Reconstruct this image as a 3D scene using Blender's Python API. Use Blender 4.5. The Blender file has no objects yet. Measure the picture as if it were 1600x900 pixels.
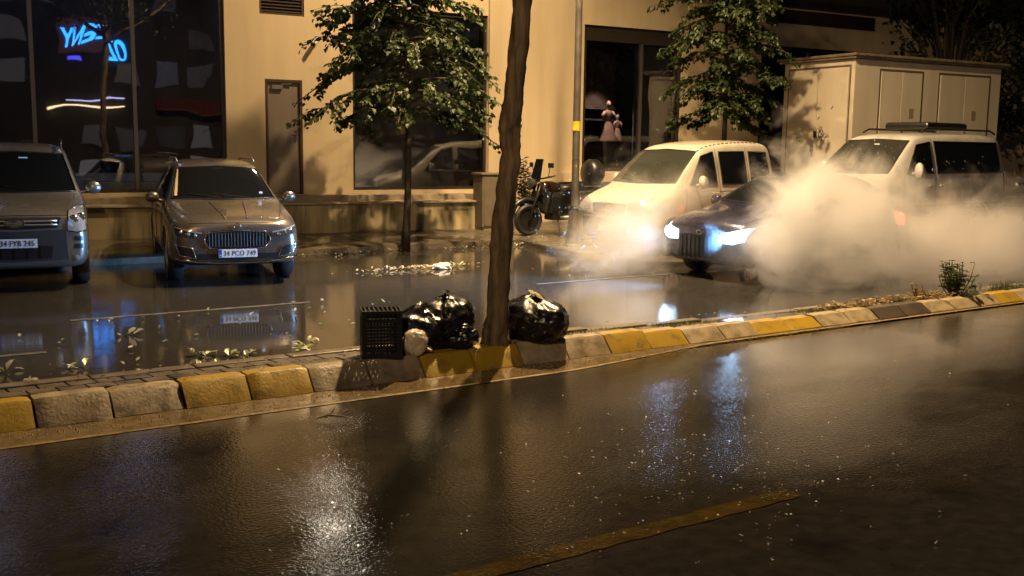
import bpy, bmesh, math, random
from mathutils import Vector, Matrix, noise
from mathutils.bvhtree import BVHTree

R_ = math.radians
SC = bpy.context.scene
COL = SC.collection

# ------------------------------------------------------------------ camera
CAM_H = 1.95
F_PX = 1620.0
PITCH, ROLL = R_(7.75), R_(.75)
fw = Vector((0, math.cos(PITCH), -math.sin(PITCH)))
up0 = Vector((0, math.sin(PITCH), math.cos(PITCH)))
ri0 = Vector((1, 0, 0))
ri = ri0 * math.cos(ROLL) + up0 * math.sin(ROLL)
up = up0 * math.cos(ROLL) - ri0 * math.sin(ROLL)
cd = bpy.data.cameras.new('camera')
cam = bpy.data.objects.new('camera', cd)
COL.objects.link(cam)
cd.sensor_width = 36
cd.lens = 36 * F_PX / 1600
cd.clip_start = .05
cd.clip_end = 600
m = Matrix((ri, up, -fw)).transposed().to_4x4()
m.translation = Vector((0, 0, CAM_H))
cam.matrix_world = m
SC.camera = cam

# ------------------------------------------------------------------ night sky
w = bpy.data.worlds.new('World')
SC.world = w
w.use_nodes = True
nt = w.node_tree
nt.nodes.clear()
sky = nt.nodes.new('ShaderNodeTexSky')
sky.sky_type = 'NISHITA'
sky.sun_disc = False
sky.sun_elevation = R_(12)
sky.sun_rotation = R_(200)
bg = nt.nodes.new('ShaderNodeBackground')
bg.inputs['Strength'].default_value = .0018
wo = nt.nodes.new('ShaderNodeOutputWorld')
nt.links.new(sky.outputs[0], bg.inputs[0])
nt.links.new(bg.outputs[0], wo.inputs[0])

SC.view_settings.view_transform = 'Standard'
SC.view_settings.look = 'None'
SC.view_settings.exposure = 0
SC.view_settings.gamma = 1
SC.render.engine = 'CYCLES'
SC.cycles.use_denoising = True
SC.cycles.max_bounces = 8
SC.cycles.transparent_max_bounces = 24
SC.cycles.volume_bounces = 4
SC.cycles.volume_max_steps = 256
SC.cycles.sample_clamp_indirect = 4
SC.cycles.caustics_reflective = False
SC.cycles.caustics_refractive = False

# lamp settings used further down by the lamp builders
LAMP_POS = Vector((1.3, 15.3, 10.0))
LAMP_POWER = 13800
FLOOD_POS = Vector((-2.2, -5.0, 8.6))      # lamp post behind the camera, throwing its light on the facade
FLOOD_POWER = 4500
PAVE_POWER = 5200
LAMP_COL = (1.0, .68, .345)
WALL_LAMP_EMIT = 130
HEAD_POWER = 5200
HEAD_COL = (.20, .50, 1.0)

# ------------------------------------------------------------------ frames
RA, BA = R_(55.8), R_(61)
U = Vector((math.sin(RA), math.cos(RA), 0)); N = Vector((-math.cos(RA), math.sin(RA), 0))
ROAD_ROT = math.pi / 2 - RA
BLD_ROT = math.pi / 2 - BA
D0 = Vector((-4.64, 21.0, 0))
UB = Vector((math.sin(BA), math.cos(BA), 0)); NB = Vector((-math.cos(BA), math.sin(BA), 0))
def RP(s, v, z=0.): q = U * s + N * v; return Vector((q.x, q.y, z))
def BP(a, o, z=0.): q = D0 + UB * a + NB * o; return Vector((q.x, q.y, z))
rng = random.Random(7)
PAVE_POS = BP(3.3, -4.3, 9.8)            # second head of the lamp post, over the pavement

# ------------------------------------------------------------------ mesh helper
class MB:
    def __init__(s): s.v = []; s.f = []; s.m = []
    def add(s, vs, fs, m=0):
        o = len(s.v); s.v += [tuple(q) for q in vs]
        for f in fs: s.f.append(tuple(o + i for i in f)); s.m.append(m)
        return s
    def box(s, x0, x1, y0, y1, z0, z1, m=0):
        return s.add([(x0,y0,z0),(x1,y0,z0),(x1,y1,z0),(x0,y1,z0),(x0,y0,z1),(x1,y0,z1),(x1,y1,z1),(x0,y1,z1)],
              [(0,3,2,1),(4,5,6,7),(0,1,5,4),(1,2,6,5),(2,3,7,6),(3,0,4,7)], m)
    def obox(s, c, size, rot, m=0):
        hx, hy, hz = [q / 2 for q in size]; c = Vector(c)
        vs = [c + rot @ Vector(q) for q in [(-hx,-hy,-hz),(hx,-hy,-hz),(hx,hy,-hz),(-hx,hy,-hz),(-hx,-hy,hz),(hx,-hy,hz),(hx,hy,hz),(-hx,hy,hz)]]
        return s.add(vs, [(0,3,2,1),(4,5,6,7),(0,1,5,4),(1,2,6,5),(2,3,7,6),(3,0,4,7)], m)
    def poly(s, pts, m=0): return s.add(pts, [tuple(range(len(pts)))], m)
    def prism(s, pts, d, m=0):
        d = Vector(d); n = len(pts); a = [Vector(p) for p in pts]; b = [p + d for p in a]
        return s.add(a + b, [tuple(range(n))[::-1], tuple(range(n, 2*n))] + [(i, (i+1) % n, n + (i+1) % n, n + i) for i in range(n)], m)
    def grid(s, rows, m=0):
        nr, nc = len(rows), len(rows[0]); vs = [p for r in rows for p in r]
        return s.add(vs, [(i*nc+j, i*nc+j+1, (i+1)*nc+j+1, (i+1)*nc+j) for i in range(nr-1) for j in range(nc-1)], m)
    def tube(s, pts, rad, seg=8, m=0, closed=False, caps=True, wob=None):
        pts = [Vector(p) for p in pts]; n = len(pts)
        if not hasattr(rad, '__len__'): rad = [rad] * n
        vs = []; ref = None
        for i, p in enumerate(pts):
            if closed: t = pts[(i+1) % n] - pts[i-1]
            else: t = pts[min(i+1, n-1)] - pts[max(i-1, 0)]
            if t.length < 1e-9: t = Vector((0,0,1))
            t.normalize()
            if ref is None: ref = Vector((0,0,1)) if abs(t.z) < .9 else Vector((1,0,0))
            e = ref - t * ref.dot(t)
            if e.length < 1e-6: e = t.orthogonal()
            e.normalize(); g = t.cross(e); ref = e
            for k in range(seg):
                a = 2*math.pi*k/seg
                rr = rad[i] * (wob(i, k, p) if wob else 1)
                vs.append(p + (e*math.cos(a) + g*math.sin(a)) * rr)
        fs = []
        for i in range(n if closed else n-1):
            j = (i+1) % n
            for k in range(seg): fs.append((i*seg+k, i*seg+(k+1) % seg, j*seg+(k+1) % seg, j*seg+k))
        if caps and not closed:
            fs.append(tuple(range(seg))[::-1]); fs.append(tuple(range((n-1)*seg, n*seg)))
        return s.add(vs, fs, m)
    def lathe(s, prof, seg=24, m=0, c=(0,0,0), axis='z', sx=1, sy=1, caps=True):
        vs = []; c = Vector(c)
        for r, z in prof:
            for k in range(seg):
                a = 2*math.pi*k/seg; x, y = r*math.cos(a)*sx, r*math.sin(a)*sy
                q = {'z': (x, y, z), 'y': (x, z, y), 'x': (z, x, y)}[axis]
                vs.append(c + Vector(q))
        n = len(prof); fs = [(i*seg+k, i*seg+(k+1) % seg, (i+1)*seg+(k+1) % seg, (i+1)*seg+k) for i in range(n-1) for k in range(seg)]
        if caps: fs += [tuple(range(seg))[::-1], tuple(range((n-1)*seg, n*seg))]
        return s.add(vs, fs, m)
    def build(s, name, mats, parent=None, smooth=False, loc=None, rotz=0, bevel=0, angle=None):
        me = bpy.data.meshes.new(name); me.from_pydata(s.v, [], s.f)
        if not isinstance(mats, (list, tuple)): mats = [mats]
        for q in mats: me.materials.append(q)
        for p, i in zip(me.polygons, s.m): p.material_index = i
        me.validate()
        bm = bmesh.new(); bm.from_mesh(me); bmesh.ops.recalc_face_normals(bm, faces=bm.faces); bm.to_mesh(me); bm.free()
        if smooth or angle:
            for p in me.polygons: p.use_smooth = True
            if angle: me.set_sharp_from_angle(angle=R_(angle))
        return link(name, me, parent, loc, rotz, bevel)
def link(name, me, parent=None, loc=None, rotz=0, bevel=0):
    o = bpy.data.objects.new(name, me); COL.objects.link(o)
    if parent: o.parent = parent
    if loc is not None: o.location = loc
    if rotz: o.rotation_euler.z = rotz
    if bevel:
        b = o.modifiers.new('bevel', 'BEVEL'); b.width = bevel; b.segments = 2; b.limit_method = 'ANGLE'; b.harden_normals = False
    return o
def thing(name, label, cat, loc=(0,0,0), rotz=0, group=None):
    o = bpy.data.objects.new(name, None); COL.objects.link(o)
    o.location = loc; o.rotation_euler.z = rotz; o.empty_display_size = .2
    o['label'] = label; o['category'] = cat
    if group: o['group'] = group
    return o
def tag(o, label=None, cat=None, group=None, kind=None):
    if label: o['label'] = label
    if cat: o['category'] = cat
    if group: o['group'] = group
    if kind: o['kind'] = kind
    return o
def text_mesh(name, body, size, depth, mat, parent, matrix, align='CENTER', sx=1., bold=0.):
    c = bpy.data.curves.new(name, 'FONT'); c.body = body; c.size = size; c.extrude = depth
    c.align_x = align; c.align_y = 'CENTER'; c.space_character = 1.02; c.resolution_u = 4; c.offset = bold
    t = bpy.data.objects.new(name, c); COL.objects.link(t)
    bpy.context.view_layer.update()
    me = bpy.data.meshes.new_from_object(t.evaluated_get(bpy.context.evaluated_depsgraph_get()))
    bpy.data.objects.remove(t); me.name = name
    me.transform(Matrix.Diagonal((sx, 1, 1, 1))); me.transform(matrix)
    me.materials.clear(); me.materials.append(mat)
    return link(name, me, parent)

# ------------------------------------------------------------------ materials
def nodes(name):
    mt = bpy.data.materials.new(name); mt.use_nodes = True; n = mt.node_tree; n.nodes.clear()
    return mt, n, n.nodes.new, n.links.new
def ramp(new, stops):
    r = new('ShaderNodeValToRGB'); e = r.color_ramp.elements
    while len(e) < len(stops): e.new(.5)
    for q, (p, c) in zip(e, stops):
        q.position = p; q.color = (*c, 1) if hasattr(c, '__len__') else (c, c, c, 1)
    return r
def M(name, col, rough=.5, metal=0., spec=.5, var=0., vs=4., bump=0., bs=60., coat=0., emis=None, es=0., streak=False, rvar=0., alt=None, edge=(.34,.62)):
    mt, n, new, ln = nodes(name)
    out = new('ShaderNodeOutputMaterial'); p = new('ShaderNodeBsdfPrincipled'); ln(p.outputs[0], out.inputs[0])
    p.inputs['Base Color'].default_value = (*col, 1); p.inputs['Roughness'].default_value = rough
    p.inputs['Metallic'].default_value = metal; p.inputs['Specular IOR Level'].default_value = spec
    if coat: p.inputs['Coat Weight'].default_value = coat; p.inputs['Coat Roughness'].default_value = .06
    if emis: p.inputs['Emission Color'].default_value = (*emis, 1); p.inputs['Emission Strength'].default_value = es
    tc = new('ShaderNodeTexCoord'); src = tc.outputs['Object']
    if streak:
        mp = new('ShaderNodeMapping'); mp.inputs['Scale'].default_value = (1, 1, .12); ln(src, mp.inputs[0]); vsrc = mp.outputs[0]
    else: vsrc = src
    if var or rvar:
        nz = new('ShaderNodeTexNoise'); nz.inputs['Scale'].default_value = vs; nz.inputs['Detail'].default_value = 6
        nz.inputs['Roughness'].default_value = .62; ln(vsrc, nz.inputs['Vector'])
        if var:
            b = alt or tuple(max(0, c*(1-var)) for c in col)
            r = ramp(new, [(edge[0], b), (edge[1], col)]); ln(nz.outputs['Fac'], r.inputs[0]); ln(r.outputs[0], p.inputs['Base Color'])
        if rvar:
            r2 = ramp(new, [(.35, max(.02, rough-rvar)), (.65, rough+rvar)]); ln(nz.outputs['Fac'], r2.inputs[0]); ln(r2.outputs[0], p.inputs['Roughness'])
    if bump:
        nb = new('ShaderNodeTexNoise'); nb.inputs['Scale'].default_value = bs; nb.inputs['Detail'].default_value = 4; ln(vsrc, nb.inputs['Vector'])
        bp = new('ShaderNodeBump'); bp.inputs['Strength'].default_value = bump; bp.inputs['Distance'].default_value = .01
        ln(nb.outputs['Fac'], bp.inputs['Height']); ln(bp.outputs[0], p.inputs['Normal'])
    return mt
def paint(name, col, metal=.5, rough=.32, wet=.25):
    """car paint under a film of rain beads, dirt low down"""
    mt, n, new, ln = nodes(name)
    out = new('ShaderNodeOutputMaterial'); p = new('ShaderNodeBsdfPrincipled'); ln(p.outputs[0], out.inputs[0])
    p.inputs['Metallic'].default_value = metal
    p.inputs['Coat Weight'].default_value = .8; p.inputs['Coat Roughness'].default_value = .05
    tc = new('ShaderNodeTexCoord')
    nz = new('ShaderNodeTexNoise'); nz.inputs['Scale'].default_value = 3.2; nz.inputs['Detail'].default_value = 7; ln(tc.outputs['Object'], nz.inputs['Vector'])
    r = ramp(new, [(.3, tuple(c*.72 for c in col)), (.6, col)]); ln(nz.outputs['Fac'], r.inputs[0]); ln(r.outputs[0], p.inputs['Base Color'])
    r2 = ramp(new, [(.3, rough+.12), (.65, rough-.04)]); ln(nz.outputs['Fac'], r2.inputs[0]); ln(r2.outputs[0], p.inputs['Roughness'])
    # road dirt flung up over the sills
    sep = new('ShaderNodeSeparateXYZ'); ln(tc.outputs['Object'], sep.inputs[0])
    mz = new('ShaderNodeMapRange'); mz.inputs['From Min'].default_value = .25; mz.inputs['From Max'].default_value = .95; mz.inputs['To Min'].default_value = .75; mz.inputs['To Max'].default_value = .0; ln(sep.outputs['Z'], mz.inputs['Value'])
    mm = new('ShaderNodeMath'); mm.operation = 'MULTIPLY'; ln(mz.outputs[0], mm.inputs[0]); ln(nz.outputs['Fac'], mm.inputs[1])
    mxc = new('ShaderNodeMix'); mxc.data_type = 'RGBA'; mxc.inputs['B'].default_value = (.09,.072,.05,1); ln(mm.outputs[0], mxc.inputs['Factor']); ln(r.outputs[0], mxc.inputs['A']); ln(mxc.outputs['Result'], p.inputs['Base Color'])
    vo = new('ShaderNodeTexVoronoi'); vo.inputs['Scale'].default_value = 55; ln(tc.outputs['Object'], vo.inputs['Vector'])
    rr = ramp(new, [(.0, 1.), (.35, 0.)]); ln(vo.outputs['Distance'], rr.inputs[0])
    bp = new('ShaderNodeBump'); bp.inputs['Strength'].default_value = wet; bp.inputs['Distance'].default_value = .004
    ln(rr.outputs[0], bp.inputs['Height']); ln(bp.outputs[0], p.inputs['Coat Normal'])
    return mt
def wet_ground(name, dark, light, r_lo, r_hi, bump_f, bump_c, scale=.55, fine=70., sand=None, ripple=6.):
    mt, n, new, ln = nodes(name)
    out = new('ShaderNodeOutputMaterial'); p = new('ShaderNodeBsdfPrincipled'); ln(p.outputs[0], out.inputs[0])
    p.inputs['Specular IOR Level'].default_value = .5; p.inputs['IOR'].default_value = 1.45
    tc = new('ShaderNodeTexCoord')
    mp = new('ShaderNodeMapping'); mp.inputs['Scale'].default_value = (.55, 1, 1); ln(tc.outputs['Object'], mp.inputs[0])
    big = new('ShaderNodeTexNoise'); big.inputs['Scale'].default_value = scale; big.inputs['Detail'].default_value = 5; big.inputs['Roughness'].default_value = .55; ln(mp.outputs[0], big.inputs['Vector'])
    mid = new('ShaderNodeTexNoise'); mid.inputs['Scale'].default_value = 9; mid.inputs['Detail'].default_value = 8; mid.inputs['Roughness'].default_value = .7; ln(tc.outputs['Object'], mid.inputs['Vector'])
    c = ramp(new, [(.3, dark), (.7, light)]); ln(mid.outputs['Fac'], c.inputs[0]); ln(c.outputs[0], p.inputs['Base Color'])
    r = ramp(new, [(.40, r_lo), (.64, r_hi)]); ln(big.outputs['Fac'], r.inputs[0])
    ln(r.outputs[0], p.inputs['Roughness'])
    # stone grain shows only where the film of water is thin
    fn = new('ShaderNodeTexNoise'); fn.inputs['Scale'].default_value = fine; fn.inputs['Detail'].default_value = 3; ln(tc.outputs['Object'], fn.inputs['Vector'])
    rp = new('ShaderNodeTexNoise'); rp.inputs['Scale'].default_value = ripple; rp.inputs['Detail'].default_value = 2; ln(tc.outputs['Object'], rp.inputs['Vector'])
    thin = ramp(new, [(.38, .05), (.66, 1.)]); ln(big.outputs['Fac'], thin.inputs[0])
    mu = new('ShaderNodeMath'); mu.operation = 'MULTIPLY'; ln(fn.outputs['Fac'], mu.inputs[0]); ln(thin.outputs[0], mu.inputs[1])
    calm = ramp(new, [(.36, .25), (.6, 1.)]); ln(big.outputs['Fac'], calm.inputs[0])
    mu2 = new('ShaderNodeMath'); mu2.operation = 'MULTIPLY'; ln(rp.outputs['Fac'], mu2.inputs[0]); ln(calm.outputs[0], mu2.inputs[1])
    b1 = new('ShaderNodeBump'); b1.inputs['Strength'].default_value = bump_f; b1.inputs['Distance'].default_value = .01; ln(mu.outputs[0], b1.inputs['Height'])
    b2 = new('ShaderNodeBump'); b2.inputs['Strength'].default_value = bump_c; b2.inputs['Distance'].default_value = .02; ln(mu2.outputs[0], b2.inputs['Height']); ln(b1.outputs[0], b2.inputs['Normal'])
    ln(b2.outputs[0], p.inputs['Normal'])
    return mt
def pane_mat(name, tint=(1,1,1), refl=1.6, base=.03, dirt=.0):
    mt, n, new, ln = nodes(name)
    out = new('ShaderNodeOutputMaterial'); tr = new('ShaderNodeBsdfTransparent'); tr.inputs[0].default_value = (*tint, 1)
    gl = new('ShaderNodeBsdfGlossy'); gl.inputs['Roughness'].default_value = .015
    tc = new('ShaderNodeTexCoord'); nz = new('ShaderNodeTexNoise'); nz.inputs['Scale'].default_value = .9; nz.inputs['Detail'].default_value = 1; ln(tc.outputs['Object'], nz.inputs['Vector'])
    bp = new('ShaderNodeBump'); bp.inputs['Strength'].default_value = .35; bp.inputs['Distance'].default_value = .02; ln(nz.outputs['Fac'], bp.inputs['Height']); ln(bp.outputs[0], gl.inputs['Normal'])
    fr = new('ShaderNodeFresnel'); fr.inputs[0].default_value = 1.5
    ma = new('ShaderNodeMath'); ma.operation = 'MULTIPLY_ADD'; ma.inputs[1].default_value = refl; ma.inputs[2].default_value = base; ma.use_clamp = True
    ln(fr.outputs[0], ma.inputs[0])
    mx = new('ShaderNodeMixShader'); ln(ma.outputs[0], mx.inputs[0]); ln(tr.outputs[0], mx.inputs[1]); ln(gl.outputs[0], mx.inputs[2]); ln(mx.outputs[0], out.inputs[0])
    return mt
def leaf_mat(name, c1, c2, gloss=.35):
    mt, n, new, ln = nodes(name)
    out = new('ShaderNodeOutputMaterial'); p = new('ShaderNodeBsdfPrincipled'); p.inputs['Roughness'].default_value = gloss
    tr = new('ShaderNodeBsdfTranslucent'); mx = new('ShaderNodeMixShader'); mx.inputs[0].default_value = .3
    g = new('ShaderNodeTexCoord'); nz = new('ShaderNodeTexNoise'); nz.inputs['Scale'].default_value = 3.; nz.inputs['Detail'].default_value = 4; ln(g.outputs['Object'], nz.inputs['Vector'])
    r = ramp(new, [(.35, c1), (.65, c2)]); ln(nz.outputs['Fac'], r.inputs[0]); ln(r.outputs[0], p.inputs['Base Color']); ln(r.outputs[0], tr.inputs[0])
    ln(p.outputs[0], mx.inputs[1]); ln(tr.outputs[0], mx.inputs[2]); ln(mx.outputs[0], out.inputs[0])
    return mt

m_road = wet_ground('wet asphalt', (.014,.0122,.0105), (.037,.032,.026), .022, .075, .16, .145, scale=.5, fine=120, ripple=44)
m_lane = wet_ground('flooded asphalt', (.024,.023,.022), (.045,.043,.04), .02, .07, .08, .05, scale=.35, fine=60, ripple=5)
m_apron = wet_ground('wet concrete paving', (.06,.052,.042), (.14,.12,.09), .1, .45, .5, .05, scale=.9, fine=40)
m_gutter = wet_ground('sandy gutter', (.07,.05,.025), (.20,.14,.06), .10, .4, .7, .08, scale=1.6, fine=90)
m_dirtground = M('ground soil', (.06,.05,.04), .9, var=.4, vs=2)
m_white_line = M('worn white road paint', (.16,.16,.15), .35, var=.75, vs=9, bump=.1)
m_yellow_line = wet_ground('worn yellow road paint', (.022,.017,.008), (.10,.062,.010), .04, .13, .2, .2, scale=.5, fine=60, ripple=30)
m_kerb = M('bare kerb concrete', (.37,.295,.18), .5, var=.5, vs=8, edge=(.3,.56), bump=.45, bs=45, rvar=.15)
m_kerb_y = M('kerb in worn yellow paint', (.40,.26,.02), .42, var=.5, vs=7, bump=.35, bs=45, rvar=.12, alt=(.24,.175,.07), edge=(.36,.47))
m_kerb_d = M('dark tar stained kerb', (.085,.066,.05), .5, var=.4, vs=5, bump=.3, bs=45)
m_joint = M('open kerb joint', (.02,.018,.015), .9)
m_paver = M('median brick pavers', (.15,.125,.095), .4, var=.5, vs=6, bump=.35, bs=50, rvar=.15)
m_soil = M('wet median soil', (.10,.085,.06), .5, var=.6, vs=7, bump=.8, bs=25)
m_wall = M('cream render', (.58,.475,.315), .85, var=.15, vs=1.6, streak=True, bump=.08, bs=140)
m_wall_low = M('stained concrete ledge', (.42,.35,.21), .75, var=.75, vs=3.2, bump=.3, bs=30, streak=True, alt=(.07,.062,.035))
m_step = M('stone step', (.36,.30,.22), .6, var=.45, vs=4, bump=.15)
m_plinth = M('dark green plinth', (.035,.045,.042), .35, var=.3)
m_frame = M('dark window frame', (.028,.022,.018), .4)
m_alu = M('anodised mullion', (.13,.12,.11), .35, metal=.6)
m_inside = M('dark shop interior', (.035,.033,.04), .8, var=.4)
m_pane = pane_mat('shop glass', (.78,.8,.84), 1.7, .05)
m_pane_clear = pane_mat('clear shop glass', (.9,.9,.92), 1.2, .02)
m_door = M('grey brown steel door', (.18,.15,.125), .45, var=.3, vs=1.6, streak=True, rvar=.1)
m_doorframe = M('dark door frame', (.05,.022,.017), .5)
m_chrome = M('chrome', (.75,.75,.77), .12, metal=1)
m_steel = M('brushed steel', (.45,.44,.42), .35, metal=.9)
m_rubber = M('tyre rubber', (.012,.012,.012), .55, bump=.3)
m_black = M('black plastic', (.012,.012,.013), .35, var=.2)
m_gloss = M('car glass', (.006,.007,.008), .05, spec=.7)
m_lens = M('headlamp lens', (.5,.5,.5), .08, metal=.55, coat=1)
m_lens_dark = M('dark headlamp lens', (.06,.06,.065), .08, metal=.3, coat=1)
m_plate = M('white number plate', (.75,.76,.8), .3)
m_ink = M('plate lettering', (.012,.012,.014), .4)
m_eu = M('plate blue strip', (.02,.07,.45), .35)
m_bark = M('brown bark', (.17,.115,.06), .75, var=.8, vs=16, bump=1., bs=42, streak=True)
m_bark_d = M('young bark', (.04,.03,.022), .7, var=.4, vs=8, bump=.5)
m_leaf = leaf_mat('linden leaf', (.014,.03,.006), (.04,.062,.012), .5)
m_leaf_d = leaf_mat('dark leaf', (.012,.022,.008), (.03,.045,.014), .5)
m_leaf_w = leaf_mat('weed leaf', (.04,.075,.015), (.10,.12,.03))
m_dry = leaf_mat('dry leaf', (.16,.10,.04), (.30,.21,.09), .5)
m_bag = M('black rubbish bag', (.006,.006,.007), .30, spec=.5, bump=.5, bs=16, rvar=.08)
m_cream = M('cream plastic bag', (.70,.60,.45), .4, var=.25, vs=9, bump=.4, bs=25)
m_pole = M('grey lamp pole', (.14,.125,.11), .4, metal=.4, var=.3, rvar=.1)
m_kiosk = M('cream steel kiosk', (.56,.50,.40), .55, var=.18, vs=1.5, streak=True)
m_kiosk_r = M('kiosk roof lip', (.20,.165,.12), .6, var=.4, vs=4)
m_box = M('taupe cabinet', (.145,.118,.085), .55, var=.25, vs=3)
m_rust = M('dark scratches', (.05,.035,.03), .7)
# ================================================================== GROUND
def sheet(name, pts, z, mat, thick=0.):
    mb = MB(); mb.poly([(s, v, z) for s, v in pts]); return tag(mb.build(name, mat, rotz=ROAD_ROT), kind='structure')
mb = MB(); mb.poly([(-250,-250,-.03),(250,-250,-.03),(250,250,-.03),(-250,250,-.03)]); tag(mb.build('ground', m_dirtground), kind='structure')
sheet('road', [(-60,-9.5),(90,-9.5),(90,7.32),(-60,7.32)], 0, m_road)
sheet('flooded_lane', [(-60,8.30),(90,8.30),(90,17.2),(-60,17.2)], 0, m_lane)
# lane markings
mb = MB()
def ragged(s0, s1, v0, v1, z, n, amp, m=0):
    a = [(s0+(s1-s0)*i/n, v0 + rng.uniform(-amp, amp), z) for i in range(n+1)]
    b = [(s0+(s1-s0)*i/n, v1 + rng.uniform(-amp, amp), z) for i in range(n+1)]
    mb.grid([a, b], m)
for k in range(-6, 8): ragged(1.2 + k*6.0, 4.58 + k*6.0, 3.77, 3.91, .004, 40, .008)
tag(mb.build('lane_dashes', m_yellow_line, rotz=ROAD_ROT), kind='structure')
mb = MB(); ragged(2.3, 5.1, 11.93, 12.02, .004, 40, .008); ragged(8.6, 11.2, 11.98, 12.04, .004, 30, .01); ragged(1.2, 1.75, 10.22, 10.32, .004, 8, .006); ragged(-5, .95, 10.22, 10.32, .004, 30, .006)
tag(mb.build('parking_line', m_white_line, rotz=ROAD_ROT), kind='structure')
# gutter of silt along the kerb foot
mb = MB(); n = 600
def gout(s): t = min(1, max(0, (s-5.2)/2.6)); return 7.13 + .31*t*t*(3-2*t)
a = [(-40+120*i/n, gout(-40+120*i/n) + .02*noise.noise(Vector((i*.31, 3, 0))), .004) for i in range(n+1)]; b = [(-40+120*i/n, 7.50, .012) for i in range(n+1)]
mb.grid([a, b]); tag(mb.build('gutter', m_gutter, rotz=ROAD_ROT), kind='structure')
mb = MB(); n = 800
a = [(-40+120*i/n, gout(-40+120*i/n) - .035 + .012*noise.noise(Vector((i*.4, 9, 0))), .004) for i in range(n+1)]; b = [(p[0], p[1]+.035, .006) for p in a]
mb.grid([a, b]); tag(mb.build('kerb_line', M('ochre gutter line', (.34,.24,.10), .35, var=.6, vs=14, bump=.3), rotz=ROAD_ROT), kind='structure')

# ================================================================== MEDIAN
def zk(s): t = min(1, max(0, (s-5)/3.8)); return .19 - .07*t*t*(3-2*t)
def kerb_blocks(name, base_v, top_v, back_v, zt, flip=False):
    mb = MB()
    for k in range(-64, 130):
        s0 = 1.2 + .505*k; ln = .487; s1 = s0 + ln
        mat = 1 if (k // 2) % 2 else 0
        if k in (18, 19): mat = 3
        if k in (20, 21, 22): mat = 0
        dz = rng.uniform(-.008, .008); dv = rng.uniform(-.008, .008); sk = rng.uniform(-.006, .006)
        z1 = zk(s0) + dz
        prof = [(base_v, -.05), (base_v, .015), (top_v-.012, z1-.022), (top_v+.016, z1-.003), (back_v, z1), (back_v, -.05)]
        if flip: prof = [(2*base_v - q[0], q[1]) for q in prof]
        ns = 9; rows = []
        for i in range(ns+1):
            s = s0 + ln*i/ns; e = (.007 + .008*max(0, noise.noise(Vector((k*3.7, i, 2))))) if i in (0, ns) else 0
            rows.append([(s, v + dv + (sk if i else -sk) + (e if 0 < j < 3 else 0) + .007*noise.noise(Vector((s*9, j*3, k))), z - (e if 1 < j < 5 else 0) + (.006*noise.noise(Vector((s*7, j*5, 40+k))) if 0 < j < 5 else 0)) for j, (v, z) in enumerate(prof)])
        o = len(mb.v); mb.grid(rows, mat)
        mb.poly(rows[0], mat); mb.poly(rows[-1][::-1], mat)
    mb.box(-31, 66, min(base_v+.10, back_v) if not flip else 2*base_v-back_v, back_v if not flip else base_v-.03, -.04, .02, 2)
    return tag(mb.build(name, [m_kerb, m_kerb_y, m_joint, m_kerb_d], rotz=ROAD_ROT, angle=20), kind='structure')
kerb_blocks('median_kerb', 7.47, 7.60, 7.74, .19)
# back kerb: low plain concrete strip
mb = MB()
for k in range(-40, 80):
    s0 = .9 + .8*k; dz = rng.uniform(-.012, .006)
    mb.box(s0, s0+.785, 8.16, 8.30, -.05, (.168 if s0 < 4.4 else zk(s0)-.05) + dz)
tag(mb.build('median_back_kerb', M('wet dark kerb', (.20,.165,.115), .35, var=.5, vs=5, bump=.3), rotz=ROAD_ROT, bevel=.012), kind='structure')
# brick paving on the left part, soil on the right
mb = MB()
for i in range(-150, 25):
    s0 = .20*i
    for j in range(2):
        v0 = 7.745 + j*.205; z0 = .186 - .012*j; z1 = .186 - .012*(j+1)
        off = .10 if j % 2 else 0; t = rng.uniform(-.005, .005)
        s1 = s0 + off
        if s1 > 4.55: continue
        vs = [(s1+.006, v0+.006, z0+t), (s1+.194, v0+.006, z0+t), (s1+.194, v0+.199, z1+t), (s1+.006, v0+.199, z1+t)]
        mb.prism([(q[0], q[1], q[2]-.06) for q in vs], (0, 0, .06))
mb.box(-31, 4.6, 7.74, 8.16, -.03, .09, 1)
tag(mb.build('median_paving', [m_paver, m_joint], rotz=ROAD_ROT, bevel=.006), kind='structure')
mb = MB(); ns, nv = 420, 9; rows = []
for i in range(ns+1):
    s = 4.5 + 60*i/ns; row = []
    for j in range(nv+1):
        v = 7.735 + .44*j/nv; q = noise.noise(Vector((s*2.2, v*3, 1))) + .5*noise.noise(Vector((s*7, v*8, 4)))
        puddle = math.exp(-((s-8.75)/.55)**2) * .035
        row.append((s, v, zk(s) - .03 - .03*j/nv + .022*q*(0 < j < nv) - puddle*(0 < j < nv)))
    rows.append(row)
mb.grid(rows); tag(mb.build('median_soil', m_soil, rotz=ROAD_ROT, smooth=True), kind='structure')
# standing water in the median hollow
mb = MB(); pp = []
for i in range(28):
    a = 2*math.pi*i/28; r = 1 + .25*noise.noise(Vector((math.cos(a)*2, math.sin(a)*2, 7)))
    pp.append((8.75 + .62*r*math.cos(a), 7.93 + .15*r*math.sin(a), .086))
mb.poly(pp); m_water = M('standing water', (.012,.012,.012), .04, spec=.6); tag(mb.build('puddle', m_water, rotz=ROAD_ROT), kind='structure')

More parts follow.
